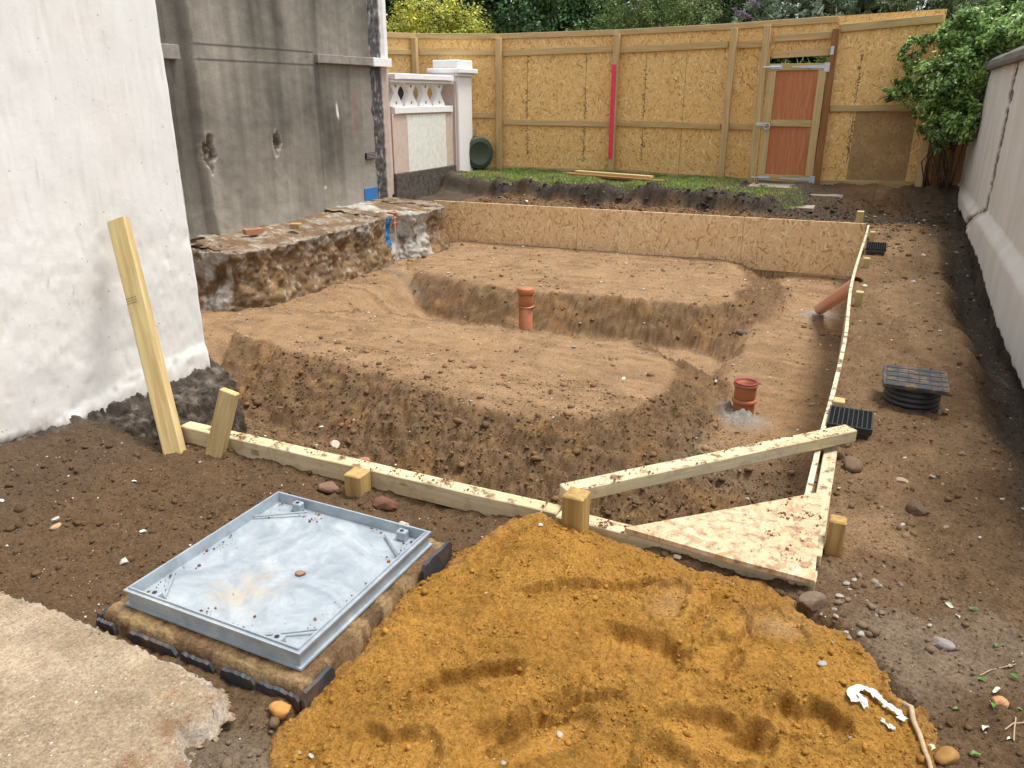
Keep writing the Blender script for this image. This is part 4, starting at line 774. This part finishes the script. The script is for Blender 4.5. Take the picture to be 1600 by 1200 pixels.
# ---------------------------------------------------------------- recessed access cover
ac=empty('access_cover',(-1.71,1.755,0),'recessed galvanised steel access cover tray with soil crumbs inside','access cover')
def ring(name,x0,x1,y0,y1,w,z0,z1,mat,p,sl=0):
    v=[];f=[]
    for (a,z) in((0,z0),(0,z1),(w,z1),(w+sl,z0)):
        v+=[(x0+a,y0+a,z),(x1-a,y0+a,z),(x1-a,y1-a,z),(x0+a,y1-a,z)]
    for q in range(4):
        for j in range(4): f.append((q*4+j,q*4+(j+1)%4,((q+1)%4)*4+(j+1)%4,((q+1)%4)*4+j))
    return mesh(name,v,f,mat,p)
X0,X1,Y0,Y1=-2.098,-1.376,1.418,2.155
ring('rim',X0,X1,Y0,Y1,.005,.010,.054,M_galv,ac,.004); ring('rim_lip',X0-.012,X1+.012,Y0-.012,Y1+.012,.013,.0405,.047,M_galv,ac)
mesh('tray_floor',[(X0+.004,Y0+.004,.012),(X1-.004,Y0+.004,.012),(X1-.004,Y1-.004,.012),(X0+.004,Y1-.004,.012)],[(0,1,2,3)],M_galv,ac)
ring('outer_frame',X0-.004,X1+.004,Y0-.004,Y1+.004,.004,.0-.008,.038,M_galv,ac); ring('frame_flange',X0-.014,X1+.014,Y0-.014,Y1+.014,.02,-.014,-.006,M_galv,ac)
for (cx,cy,sx,sy) in((X0+.10,Y0+.02,1,1),(X1-.10,Y0+.02,-1,1),(X0+.13,Y1-.035,1,-1),(X1-.09,Y1-.035,-1,-1)):
    b=box('lifting_socket',cx-.02,cx+.02,cy-.014,cy+.018,.0125,.050,M_galv,ac,.003); mesh('key_hole',*lathe([(.008,0),(.008,.0012)],10),M_black,b,M=Matrix.Translation((cx,cy,.0505)))
for (ax,ay,bx,by) in((X0+.012,Y1-.16,X0+.19,Y1-.05),(X1-.16,Y1-.05,X1-.03,Y1-.15),(X0+.04,Y0+.15,X0+.13,Y0+.03),(X1-.17,Y0+.03,X1-.03,Y0+.12)): timber('corner_rod',(ax,ay,.024),(bx,by,.030),.008,.008,M_galv,parent=ac,bev=.002,nx=1)
# crumbs in tray
n=520; ex=RG.choice(4,n); px=RG.uniform(X0+.02,X1-.02,n); py=RG.uniform(Y0+.02,Y1-.02,n); t=RG.exponential(.025,n).clip(0,.2)
px=np.where(ex==0,X0+.02+t,np.where(ex==1,X1-.02-t,px)); py=np.where(ex==2,Y0+.02+t,np.where(ex==3,Y1-.02-t,py)); k=(fbm(px*6,py*6,2,3)>-.05); px,py=px[k],py[k]; S=.0018*(.6+RG.pareto(2.4,len(px)).clip(0,3)); Vv,Ff=icos(np.stack([px,py,.0125+S*.5],-1),S)
tag(mesh('tray_crumbs',Vv,Ff,M_clod,smooth=True,col=np.repeat(np.array([.19,.09,.04])*RG.uniform(.7,1.5,(len(px),1)),12,0)),kind='stuff')
v,f=stone(4,.017,.45); o=mesh('pebble',v,f,M_stone,M=Matrix.Translation((-1.665,1.77,.018)),smooth=True,col=np.full((len(v),3),(.30,.17,.10))); tag(o,'brown pebble lying in the middle of the steel cover tray','pebble')
# its mortar bed with the dark band
us=np.arange(-2.19,-1.27,.008); vs=np.arange(1.325,2.25,.008); A,B=np.meshgrid(us,vs)
wx,wy=wob(A,B,93,.006,14); d=np.minimum(np.minimum(wx+2.165,-1.315-wx),np.minimum(wy-1.348,2.215-wy))
mz=-.020+.006*lumps(A*14,B*14,3,9)+.003*lumps(A*50,B*50,3,10)+.004*fbm(A*5,B*5,2,3)-.11*ss(.004,-.006,d)
cm=np.array([.165,.10,.052])*(1+.2*fbm(A*9,B*9,3,6))[...,None]; cm=mixc(cm,ss(.0,.4,fbm(A*4,B*12,4,7)+.3*ss(1.45,1.36,B))*.55,(.36,.25,.12))
mb=mesh('mortar_bed',np.stack([A,B,mz],-1).reshape(-1,3),gridfaces(len(vs),len(us)),M_conc,smooth=True,col=cm.reshape(-1,3)); tag(mb,'mortar bed with broken dark edging under the steel access cover','mortar bed')
rb=random.Random(8)
def band(x0,y0,x1,y1,a,b,zt):
    n=14;v=[];f=[]; dx,dy=x1-x0,y1-y0; l=math.hypot(dx,dy); nx,ny=dy/l*.006,-dx/l*.006
    for k in range(n+1):
        t=a+(b-a)*k/n; zz=zt-rb.uniform(0,.007)-(.018 if k in(0,n) else 0); x=x0+dx*t; y=y0+dy*t; v+=[(x+nx,y+ny,-.15),(x+nx,y+ny,zz),(x-nx,y-ny,zz+.002),(x-nx,y-ny,-.15)]
    for k in range(n):
        for j in range(3): f.append((k*4+j,k*4+j+1,k*4+5+j,k*4+4+j))
    f+=[(0,3,2,1),tuple(4*n+j for j in range(4))]
    mesh('edging_band',[tuple(p) for p in v],f,M_blueblk,mb)
for a,b in((.0,.10),(.17,.42),(.44,.60),(.635,.79),(.80,.985)): band(-2.172,1.335,-1.305,1.338,a,b,-.036-.006*rb.random())
band(-1.303,1.335,-1.303,2.23,.0,.16,-.02); band(-1.303,1.335,-1.303,2.23,.74,.97,.012); band(-2.174,1.34,-2.174,1.42,0,1,-.03)
# ---------------------------------------------------------------- bits and pieces
def bits(name,label,cat,loc,r,seed,col,flat=.6,group=None,mat=M_stone,smooth=False):
    z=gz(loc[0],loc[1]); 
    if len(loc)>2: z=loc[2]
    elif -float(sdf(np.array([loc[0]]),np.array([loc[1]]),SP)[0])>0: z=max(z,float(sand(np.array([loc[0]]),np.array([loc[1]]))[0][0]))
    v,f=stone(seed,r,flat); o=mesh(name,v,f,mat,smooth=smooth,col=np.full((len(v),3),col),M=Matrix.Translation((loc[0],loc[1],z+r*flat*.45))); return tag(o,label,cat,group)
G='loose stones on the dug ground'
bits('stone','orange stone at the foot of the sand beside the mortar bed corner','stone',(-1.345,1.285),.032,11,(.42,.21,.06),.85,G,smooth=True)
bits('stone','sand covered round stone beside the lower end of the stick','stone',(.375,1.90),.034,12,(.30,.16,.05),.7,G,smooth=True)
bits('stone','brown rounded stone at the very bottom right','stone',(.47,1.86),.035,13,(.22,.14,.09),.7,G,smooth=True)
bits('stone','grey knobbly stone on the grit right of the sand','stone',(.385,2.40),.032,14,(.24,.21,.19),.6,G)
bits('stone','dark brown lump on the soil right of the chipboard triangle','stone',(.33,3.30),.05,15,(.13,.085,.055),.7,G)
bits('stone','brown rock just past the right end of the diagonal brace','stone',(.055,3.65),.055,16,(.16,.105,.07),.6,G,smooth=True)
bits('stone','brown broken stone beneath the chipboard triangle corner','stone',(-.01,2.43),.045,17,(.17,.12,.08),.7,G)
bits('stone','pale stone on the soil left of the access cover','stone',(-2.50,1.70),.022,18,(.5,.44,.38),.6,G)
bits('stone','tan stone on the soil nearest the slab at far left','stone',(-2.98,1.75),.022,19,(.42,.28,.17),.6,G)
bits('stone','pale stone behind the far rim of the access cover','stone',(-1.62,2.36),.024,20,(.5,.44,.38),.7,G)
bits('stone','dark red stone tucked under the beam right of the short post','stone',(-1.78,2.46),.05,21,(.16,.075,.05),.6,G)
bits('stone','brown stone tucked under the beam left of the short post','stone',(-2.1,2.47),.045,22,(.2,.12,.08),.6,G)
bits('stone','pale cluster of stone on the left slope of the front mound','stone',(-3.55,4.3),.05,23,(.46,.40,.33),.7,G)
bits('stone','pink brick fragment on the slope near the white house corner','stone',(-3.25,4.25),.045,24,(.42,.18,.11),.6,G)
bits('stone','dark stone on the right shoulder of the back mound','stone',(-1.15,8.2),.07,25,(.15,.11,.08),.6,G)
bits('stone','grey rubble lump in the channel right of the front mound','stone',(-.8,6.35),.05,26,(.33,.31,.28),.7,G)
bits('stone','pale pink stone on the soil beside the near grate','stone',(.27,3.6),.03,27,(.42,.27,.2),.5,G)
bits('stone','orange brown stone among leaves at the right edge','stone',(.52,2.17),.026,28,(.42,.22,.11),.6,G)
bits('stone','grey rubble stone at the bottom edge of the sand','stone',(-.95,1.15),.022,29,(.42,.39,.35),.6,G)
bits('stone','small clod of dark soil on the soil just beyond the grate','stone',(.02,3.9),.03,30,(.12,.075,.045),.7,G)
# rubble near the triangle corner
rr=random.Random(2)
for k in range(34):
    x_=rr.gauss(.10,.10); y_=rr.gauss(2.55,.14)
    if x_<0.02 and y_>2.45: continue
    o=bits('rubble',None,None,(x_,y_),rr.uniform(.005,.014),100+k,[(.24,.2,.16),(.18,.13,.09),(.32,.29,.25)][k%3],.6); tag(o,'small loose rubble at the outer corner of the chipboard triangle','rubble','rubble at the triangle corner')
for k in range(22):
    x_=rr.uniform(-1.25,-.6); y_=rr.uniform(1.0,1.2); o=bits('rubble',None,None,(x_,y_),rr.uniform(.006,.014),200+k,[(.45,.41,.36),(.3,.22,.15)][k%2],.6); tag(o,'small loose rubble between the slab and the sand','rubble','rubble between slab and sand')
# bricks on the footing
br=box('loose_brick',0,.215,0,.1025,0,.065,M_brick,None,.004); br.matrix_basis=Matrix.Translation((-6.82,6.98,.105))@Matrix.Rotation(math.radians(62),4,'Z'); tag(br,'frogged orange brick on the footing left of the other brick','brick'); 
fr=box('frog',.04,.175,.028,.075,0,.003,simple('frog_shadow_clay',(.28,.12,.07),.9),None,.001); fr.matrix_basis=br.matrix_basis@Matrix.Translation((.04,.028,.0015)); fr.parent=br; fr.matrix_parent_inverse=mw(br).inverted()
br=box('loose_brick',0,.13,0,.1,0,.065,M_brickb,None,.006); br.matrix_basis=Matrix.Translation((-6.6,7.5,.12))@Matrix.Rotation(math.radians(20),4,'Z'); tag(br,'broken half of a buff brick on the footing below the pale scar','brick')
# boards stacked by the fence
sp=[('lower reddish board lying on the lawn against the hoarding',(-5.2,13.28,.30),(-3.35,12.72,.30)),('upper board on the small stack lying on the lawn',(-5.0,13.26,.345),(-3.5,12.82,.345)),('greyer board lying nearest the pit on the lawn',(-5.0,13.08,.31),(-3.25,12.58,.31))]
for k,(lb,a,b) in enumerate(sp): o=timber('loose_board',a,b,.12,.04,[M_woodred,M_woodfence,M_woodred][k]); tag(o,lb,'board','boards lying on the lawn')
# green drum and black box behind balustrade
dr=empty('plastic_drum',(-6.95,13.55,.30),'dark green round drum lying on its side beside the pillar','drum'); Mt=Matrix.Translation((-7.25,13.5,.60))@Matrix.Rotation(math.radians(62),4,'Z')@Matrix.Rotation(math.pi/2,4,'Y')
Mt=Matrix.Translation((-7.30,13.62,.59))@Vector((.75,-.62,0)).to_track_quat('Z','Y').to_matrix().to_4x4()
mesh('body',*lathe([(.25,0),(.30,.03),(.30,.16),(.29,.17),(.30,.18),(.30,.36),(.27,.40)],32,True),M_green,dr,True,M=Mt); mesh('end_plate',*lathe([(.0,.405),(.20,.405),(.215,.415),(.23,.403),(.27,.400)],32,False),M_green,dr,True,M=Mt)
bb_=box('black_crate',-8.35,-7.95,11.9,12.4,.2,1.72,M_black,None,.02); tag(bb_,'tall black bin standing behind the balusters','bin'); box('bin_lid',-8.37,-7.93,11.88,12.42,1.722,1.76,M_black,bb_,.01); bb_.name='wheeled_bin'
# torn plastic
def ribbon(name,pts,w,label,cat,mat,th=.0015,group=None):
    r=random.Random(len(pts)); q=[]
    for k in range(len(pts)-1):
        for t in(0,.25,.5,.75): q.append(tuple(pts[k][i]*(1-t)+pts[k+1][i]*t+r.uniform(-1,1)*(.0022,.0022,.003)[i] for i in range(3)))
    pts=q+[pts[-1]]; v=[];f=[]; n=len(pts)
    for k,(x,y,z) in enumerate(pts):
        a=pts[max(0,k-1)];b=pts[min(n-1,k+1)]; dx,dy=b[0]-a[0],b[1]-a[1]; l=math.hypot(dx,dy); wl=w*r.uniform(.55,1.25); zz=z
        for s in(-1,-.3,.35,1): v.append((x-dy/l*wl/2*s,y+dx/l*wl/2*s,zz+r.uniform(-.003,.006)))
    for k in range(n-1):
        for j in range(3): f.append((k*4+j,k*4+j+1,k*4+5+j,k*4+4+j))
    o=mesh(name,v,f,mat,smooth=False); mo=o.modifiers.new('thickness','SOLIDIFY'); mo.thickness=th; return tag(o,label,cat,group)
def onsand(x,y,dz=.008): 
    z,_,d=sand(np.array([x]),np.array([y])); return (x,y,max(float(z[0]) if d[0]>0 else -9,gz(x,y))+dz)
ribbon('torn_plastic',[onsand(*p,.012) for p in((.145,1.985),(.13,2.02),(.145,2.055),(.165,2.07),(.19,2.06),(.205,2.045),(.225,2.035),(.24,2.02),(.26,2.01),(.275,1.985))],.022,'curled strip of torn white plastic on the sand at the end of the stick','plastic scrap',M_paper)
ribbon('torn_plastic',[onsand(*p,.012) for p in((.15,2.025),(.16,2.005),(.175,1.98))],.018,'small torn white plastic flap left of the curled strip','plastic scrap',M_paper)
ribbon('torn_plastic',[onsand(*p,.008) for p in((.215,1.955),(.235,1.945),(.252,1.95))],.012,'smallest white plastic scrap below the curled strip','plastic scrap',M_paper)
# stick
def tube(pts,rs,n=7):
    v=[];f=[]
    for k,p in enumerate(pts):
        p=Vector(p); a=Vector(pts[max(0,k-1)]);b=Vector(pts[min(len(pts)-1,k+1)]); d=(b-a).normalized(); q=Vector((0,0,1)) if abs(d.z)<.9 else Vector((1,0,0)); s=d.cross(q).normalized(); t=s.cross(d)
        for j in range(n): an=2*math.pi*j/n; v.append(tuple(p+(s*math.cos(an)+t*math.sin(an))*rs[k]))
    for k in range(len(pts)-1):
        for j in range(n): f.append((k*n+j,k*n+(j+1)%n,(k+1)*n+(j+1)%n,(k+1)*n+j))
    f+=[tuple(range(n-1,-1,-1)),tuple((len(pts)-1)*n+j for j in range(n))]; return v,f
sp_=[onsand(*p,.012) for p in((.268,2.055),(.29,2.045),(.297,2.00),(.312,1.95),(.322,1.90),(.33,1.85),(.338,1.80),(.35,1.74))]; v,f=tube(sp_,[.007,.0085,.0075,.007,.007,.006,.006,.005]); tag(mesh('bare_stick',v,f,M_stick,smooth=True),'bare bent stick lying at the right edge of the sand','stick')
# fallen leaves and twigs at the lower right
def leafmesh(n=5,l=.03,w=.014):
    v=[];f=[]
    for k in range(n+1):
        t=k/n; ww=w*math.sin(math.pi*min(1,t*.93+.05))**.8; v+=[(t*l,-ww/2,.004*math.sin(t*6)+.003),(t*l,0,.0+.003*math.sin(t*6)),(t*l,ww/2,.005*math.sin(t*5)+.002)]
    for k in range(n):
        for j in range(2): f.append((k*3+j,k*3+j+1,k*3+4+j,k*3+3+j))
    return v,f
v,f=leafmesh(); M_lg=simple('fresh_green_leaf',(.10,.22,.04),.5); M_lp=simple('pale_leaf_back',(.52,.56,.42),.6)
for k,(x_,y_) in enumerate([(.50,2.27),(.53,2.24),(.50,2.13),(.56,2.17),(.57,2.11),(.52,2.01),(.53,2.42),(.44,2.55),(.40,2.62),(.50,2.62),(.40,2.10),(.47,2.04),(-.28,1.40),(.35,1.93),(.58,2.29),(.43,1.92)]):
    pale=k in(1,5,7,8,11,13); o=mesh('fallen_leaf',v,f,M_lp if pale else M_lg); z=max(gz(x_,y_),onsand(x_,y_,0)[2]); o.matrix_basis=Matrix.Translation((x_,y_,z+.006))@Matrix.Rotation(rr.uniform(0,6.28),4,'Z')@Matrix.Rotation(rr.uniform(-.4,.4),4,'X')@Matrix.Scale(rr.uniform(.7,1.2),4); tag(o,'pale upturned fallen leaf on the soil at the lower right' if pale else 'green fallen leaf on the soil at the lower right','leaf','fallen pale leaves' if pale else 'fallen green leaves')
for k in range(3):
    x_,y_=rr.uniform(.40,.6),rr.uniform(2.0,2.6); a=rr.uniform(0,3.14); pts=[onsand(x_+math.cos(a)*t*.12,y_+math.sin(a)*t*.12+.01*math.sin(t*5),.006) for t in(0,.33,.66,1)]; v2,f2=tube(pts,[.0018]*4,5); tag(mesh('dry_twig',v2,f2,M_stick),'thin dry twig on the soil at the lower right','twig','dry twigs at the lower right')
# ---------------------------------------------------------------- lawn
n=30000; gx=RG.uniform(-6.9,-.85,n); gy=RG.uniform(11.6,14.2,n); h=terrain(gx,gy)
_bl=11.85+.09*(-gx-4)*.6+.1*fbm(gx*1.3,0*gx,3,11)+ss(-1.4,-.6,gx)*.4
k=(gy>_bl+.20+.05*fbm(gx*6,gy*6,2,3))&(gy<13.9)&(gx<-1.0-.35*(gy-12.3).clip(0,9)); k&=~((gx>-2.1)&(gy>12.75)); gx,gy,h=gx[k],gy[k],h[k]; n=len(gx)
a=RG.uniform(0,6.28,n); w=RG.uniform(.006,.012,n); l=RG.uniform(.02,.05,n); lx,ly=RG.uniform(-.03,.03,n),RG.uniform(-.03,.03,n)
V3=np.zeros((n,3,3)); V3[:,0]=np.stack([gx-w*np.cos(a),gy-w*np.sin(a),h-.005],-1); V3[:,1]=np.stack([gx+w*np.cos(a),gy+w*np.sin(a),h-.005],-1); V3[:,2]=np.stack([gx+lx,gy+ly,h+l],-1)
cg=np.array([.28,.40,.09])*RG.uniform(.7,1.3,(n,1)); t=(ss(-.1,.4,fbm(gx*2,gy*2,3,8)+.3*ss(-3,-1,gx))*.7)[:,None]; cg=cg*(1-t)+np.array([.36,.33,.14])*t
tag(mesh('grass',V3.reshape(-1,3),np.arange(n*3).reshape(-1,3),M_leaf,col=np.repeat(cg,3,0)),kind='stuff')
# ---------------------------------------------------------------- trees and shrubs
def crown(name,parent,lobes,n,size,cols,rng,shell=.55,aspect=2.2,droop=0,bump=.25,clump=.3):
    """leaf blades spread through overlapping lobes (cx,cy,cz,rx,ry,rz)"""
    lb=np.array(lobes); vol=(lb[:,3]*lb[:,4]*lb[:,5])**.67; ix=rng.choice(len(lb),n,p=vol/vol.sum()); q=lb[ix]
    nc=max(30,n//40); cd=rng.normal(size=(nc,3)); cd/=np.linalg.norm(cd,axis=1)[:,None]; cr=rng.uniform(shell,1.05,nc); ci=rng.choice(len(lb),nc,p=vol/vol.sum()); cb_=rng.uniform(-1,1,nc)
    pick=rng.integers(0,nc,n); q=lb[ci[pick]]; cen=q[:,:3]+cd[pick]*cr[pick,None]*q[:,3:]; 
    P=cen+rng.normal(size=(n,3))*clump*(.6*q[:,3:].min(1))[:,None]*.55
    nrm=rng.normal(size=(n,3))*.7+cd[pick]; nrm[:,2]+=.5; nrm/=np.linalg.norm(nrm,axis=1)[:,None]
    t=np.cross(nrm,rng.normal(size=(n,3))); t[:,2]-=droop; t-=nrm*(t*nrm).sum(1)[:,None]; t/=np.linalg.norm(t,axis=1)[:,None]; b=np.cross(nrm,t)
    s=size*rng.uniform(.6,1.3,n)[:,None]; wv=s/aspect
    V=np.stack([P-t*s*.5,P+b*wv*.5-nrm*s*.06,P+t*s*.5,P-b*wv*.5-nrm*s*.06],1)
    cols=np.array(cols); ca=cols[rng.integers(0,len(cols),n)]*1.7; ca=ca*(1+.28*cb_[pick])[:,None]*rng.uniform(.75,1.25,(n,1))
    return mesh(name,V.reshape(-1,3),np.arange(4*n).reshape(-1,4),M_leaf,parent,col=np.repeat(ca,4,0))
def branches(parent,base,lobes,r0,mat,rng,twigs=0,name='trunk'):
    v=[];f=[]
    def add(pts,rs,n=6):
        a,b=tube(pts,rs,n); o=len(v); v.extend(a); f.extend([tuple(i+o for i in t) for t in b])
    base=np.array(base,float)
    zc=min(l[2] for l in lobes); top=np.array([base[0],base[1],zc])
    add([tuple(base),tuple(base*.5+top*.5+rng.normal(size=3)*.04),tuple(top)],[r0,r0*.8,r0*.65],8)
    for l in lobes:
        c=np.array(l[:3]); m=(top+c)/2+rng.normal(size=3)*.12; add([tuple(top-np.array([0,0,.1])),tuple(m),tuple(c)],[r0*.5,r0*.35,r0*.15])
        for _ in range(5+twigs):
            d=rng.normal(size=3); d/=np.linalg.norm(d); e=c+d*np.array(l[3:])*rng.uniform(.8,1.12); mm=(c+e)/2+rng.normal(size=3)*.08; add([tuple(c),tuple(mm),tuple(e)],[r0*.15,r0*.09,r0*.03],4)
    return mesh(name,v,f,mat,parent,smooth=True)
def tree(name,label,cat,base,lobes,n,size,cols,seed,r0=.06,mat=M_bark,twigs=0,group=None,**k):
    rng=np.random.default_rng(seed); e=empty(name,base,label,cat,group); branches(e,base,lobes,r0,mat,rng,twigs); crown('crown',e,lobes,n,size,cols,rng,**k); return e
yel=[(.30,.30,.035),(.38,.36,.05),(.20,.24,.03),(.10,.14,.03),(.45,.42,.10)]; drk=[(.025,.05,.018),(.035,.07,.022),(.05,.09,.03)]; midg=[(.09,.15,.04),(.12,.18,.05),(.06,.10,.03),(.17,.22,.08)]
tree('variegated_shrub','yellow green variegated shrub behind the left end of the hoarding','shrub',(-9.3,15.3,.2),[(-9.6,15.3,2.4,1.1,.8,.95),(-8.5,15.4,2.5,.85,.7,.85),(-10.6,15.2,2.2,.8,.7,.7),(-9.2,15.2,3.1,.7,.6,.5)],26000,.065,yel,1,aspect=1.8,shell=.7,clump=.35)
tree('holly_tree','dark glossy green holly behind the hoarding right of the yellow shrub','tree',(-6.9,16.2,.2),[(-7.1,16,2.9,.85,.8,1.1),(-6.2,16.1,2.5,.8,.7,.9),(-6.7,16.2,3.8,.9,.8,.8)],17000,.085,[(.035,.08,.022),(.05,.11,.03),(.10,.17,.07),(.02,.05,.015)],2,aspect=1.7)
tree('twiggy_shrub','olive green shrub full of bare pale twigs behind the middle hoarding','shrub',(-4.6,16,.2),[(-5.3,15.7,2.5,.8,.6,.7),(-4.4,15.8,2.8,.9,.6,.7),(-3.6,15.7,2.5,.7,.6,.8),(-4.9,15.9,3.3,.9,.6,.6),(-3.9,15.9,3.4,.7,.6,.6)],26000,.06,midg,3,.045,M_twig,26,aspect=3.,shell=.6)
tree('dark_conifer','small dark evergreen in the gap before the purple flowered shrub','tree',(-2.95,16.3,.2),[(-3.0,16.2,2.6,.6,.6,1.1),(-2.7,16.3,3.5,.6,.6,.9)],12000,.07,drk,4)
bud=tree('buddleia','grey green buddleia with purple flower spikes above the gate','shrub',(-1.9,15.2,.2),[(-2.4,15.0,2.75,.55,.5,.4),(-1.8,14.9,2.75,.6,.5,.35),(-1.2,15.0,2.85,.6,.5,.4),(-2.1,15.2,3.4,.8,.5,.5),(-1.1,15.2,3.4,.7,.5,.5)],11000,.11,[(.13,.18,.10),(.18,.23,.15),(.08,.12,.06),(.24,.28,.22)],5,aspect=4.,droop=.5,shell=.6)
rng=np.random.default_rng(9); Pp=[];
for (cx,cy,cz) in((-2.75,14.5,2.98),(-2.6,14.5,2.92),(-2.48,14.45,3.1),(-1.55,14.6,3.15)):
    t=rng.uniform(0,1,90); Pp.append(np.stack([cx+t*.16+rng.normal(0,.012,90),cy+rng.normal(0,.012,90),cz-t*.10+rng.normal(0,.012,90)],-1))
Pp=np.concatenate(Pp); Vv,Ff=icos(Pp,np.full(len(Pp),.010)); mesh('flower_spikes',Vv,Ff,M_leaf,bud,col=np.repeat(np.array([.30,.20,.38])*rng.uniform(.7,1.3,(len(Pp),1)),12,0))
tree('willow_leaved_tree','arching fine leaved tree hanging over the top right of the wall','tree',(2.2,16,.2),[(.2,15.1,3.1,.9,.6,.5),(1.2,14.8,2.9,.8,.7,.6),(2.0,14.4,2.8,.8,.8,.7),(.9,15.6,3.7,1.2,.7,.6),(2.4,13.4,2.9,.7,.8,.7),(-.4,15.4,3.5,.8,.6,.5),(1.25,14.6,2.45,.5,.5,.4)],34000,.085,[(.10,.14,.06),(.14,.19,.09),(.07,.10,.04),(.19,.24,.13)],6,.08,M_bark,10,aspect=4.5,droop=.8,shell=.5)
tree('climbing_bush','dark green leafy bush spilling over the hoarding and wall corner','bush',(.85,13.6,.25),[(.50,13.1,1.70,.42,.35,.42),(.85,13.1,1.95,.38,.35,.38),(.15,13.2,1.70,.34,.25,.16),(-.1,13.25,1.62,.16,.14,.1),(.85,12.9,1.3,.26,.28,.3),(.6,13.0,1.2,.3,.28,.22),(.62,13.0,.95,.12,.12,.16),(.05,13.3,2.15,.16,.15,.3),(.3,13.3,2.35,.22,.15,.14),(.75,13.3,2.4,.35,.3,.35),(1.2,13.0,2.35,.35,.5,.25),(1.4,12.0,2.35,.3,.5,.22),(1.2,13.9,2.6,.5,.3,.4)],27000,.068,[(.08,.15,.035),(.12,.21,.05),(.19,.29,.08),(.04,.08,.025),(.28,.36,.13)],7,.03,M_bark,14,aspect=1.9,shell=.5,clump=.38)
# stems down to the ground in the corner
v=[];f=[];rng=np.random.default_rng(12)
for k in range(13):
    a=np.array([rng.uniform(.55,.98),rng.uniform(13.3,13.9),.2]); b=np.array([rng.uniform(.5,1.0),rng.uniform(12.9,13.5),rng.uniform(1.0,1.7)]); m=(a+b)/2+rng.normal(size=3)*.1; p,q=tube([tuple(a),tuple(m),tuple(b)],[.012,.01,.005],5); o=len(v); v+=p; f+=[tuple(i+o for i in t) for t in q]
mesh('stems',v,f,M_bark,bpy.data.objects['climbing_bush'],smooth=True)
# shrub seen through the slot above the gate
tree('spiky_shrub','bright spiky leaves showing through the slot above the gate','shrub',(-1.4,14.3,.2),[(-1.7,14.3,1.7,.4,.25,.6),(-1.2,14.3,1.7,.4,.25,.6)],2600,.22,[(.16,.24,.05),(.28,.34,.10),(.07,.12,.03)],8,.02,aspect=9,shell=.3,clump=.7)
# dark belt behind everything
for k,(x_,lb) in enumerate(((-12.5,'tall dark tree at the far left beyond the hoarding'),(-9.8,'tall dark tree behind the yellow shrub'),(-7.0,'tall dark tree behind the holly'),(-4.2,'tall dark tree behind the twiggy shrub'),(-1.4,'tall dark tree behind the purple flowered shrub'),(1.4,'tall dark tree behind the arching fine leaved tree'),(4.2,'tall dark tree beyond the boundary wall at the right'))):
    y_=18.6+.3*math.sin(k*2.1); tree('background_tree',lb,'tree',(x_,y_,.2),[(x_-.7,y_,2.1,1.3,.9,1.3),(x_+.7,y_+.2,2.3,1.3,.9,1.4),(x_,y_,3.9,1.6,1.1,1.4),(x_+.5,y_,5.2,1.4,1.,1.1)],16000,.17,drk if k%2 else [(.03,.06,.02),(.05,.085,.03),(.02,.04,.014)],20+k,.16,group='tall dark trees beyond the hoarding',aspect=1.6,shell=.3,clump=.6)
# green blades at the right edge by the wall
v=[];f=[]
for k in range(9):
    a=rr.uniform(-.9,.9); L=rr.uniform(.12,.24); o=len(v)
    for q in range(5):
        t=q/4; w=.009*(1-t*.95); x_=.93-math.cos(a)*L*t*.8; y_=5.35+math.sin(a)*L*t*.8; z_=-.16+L*(t-.45*t*t)*1.2; v+=[(x_,y_-w,z_),(x_,y_+w,z_)]
    for q in range(4): f.append((o+q*2,o+q*2+1,o+q*2+3,o+q*2+2))
tag(mesh('grass_tuft',v,f,M_lg),'bright green blades growing at the foot of the boundary wall','plant')
print('faces',sum(len(o.data.polygons) for o in bpy.data.objects if o.type=='MESH'))
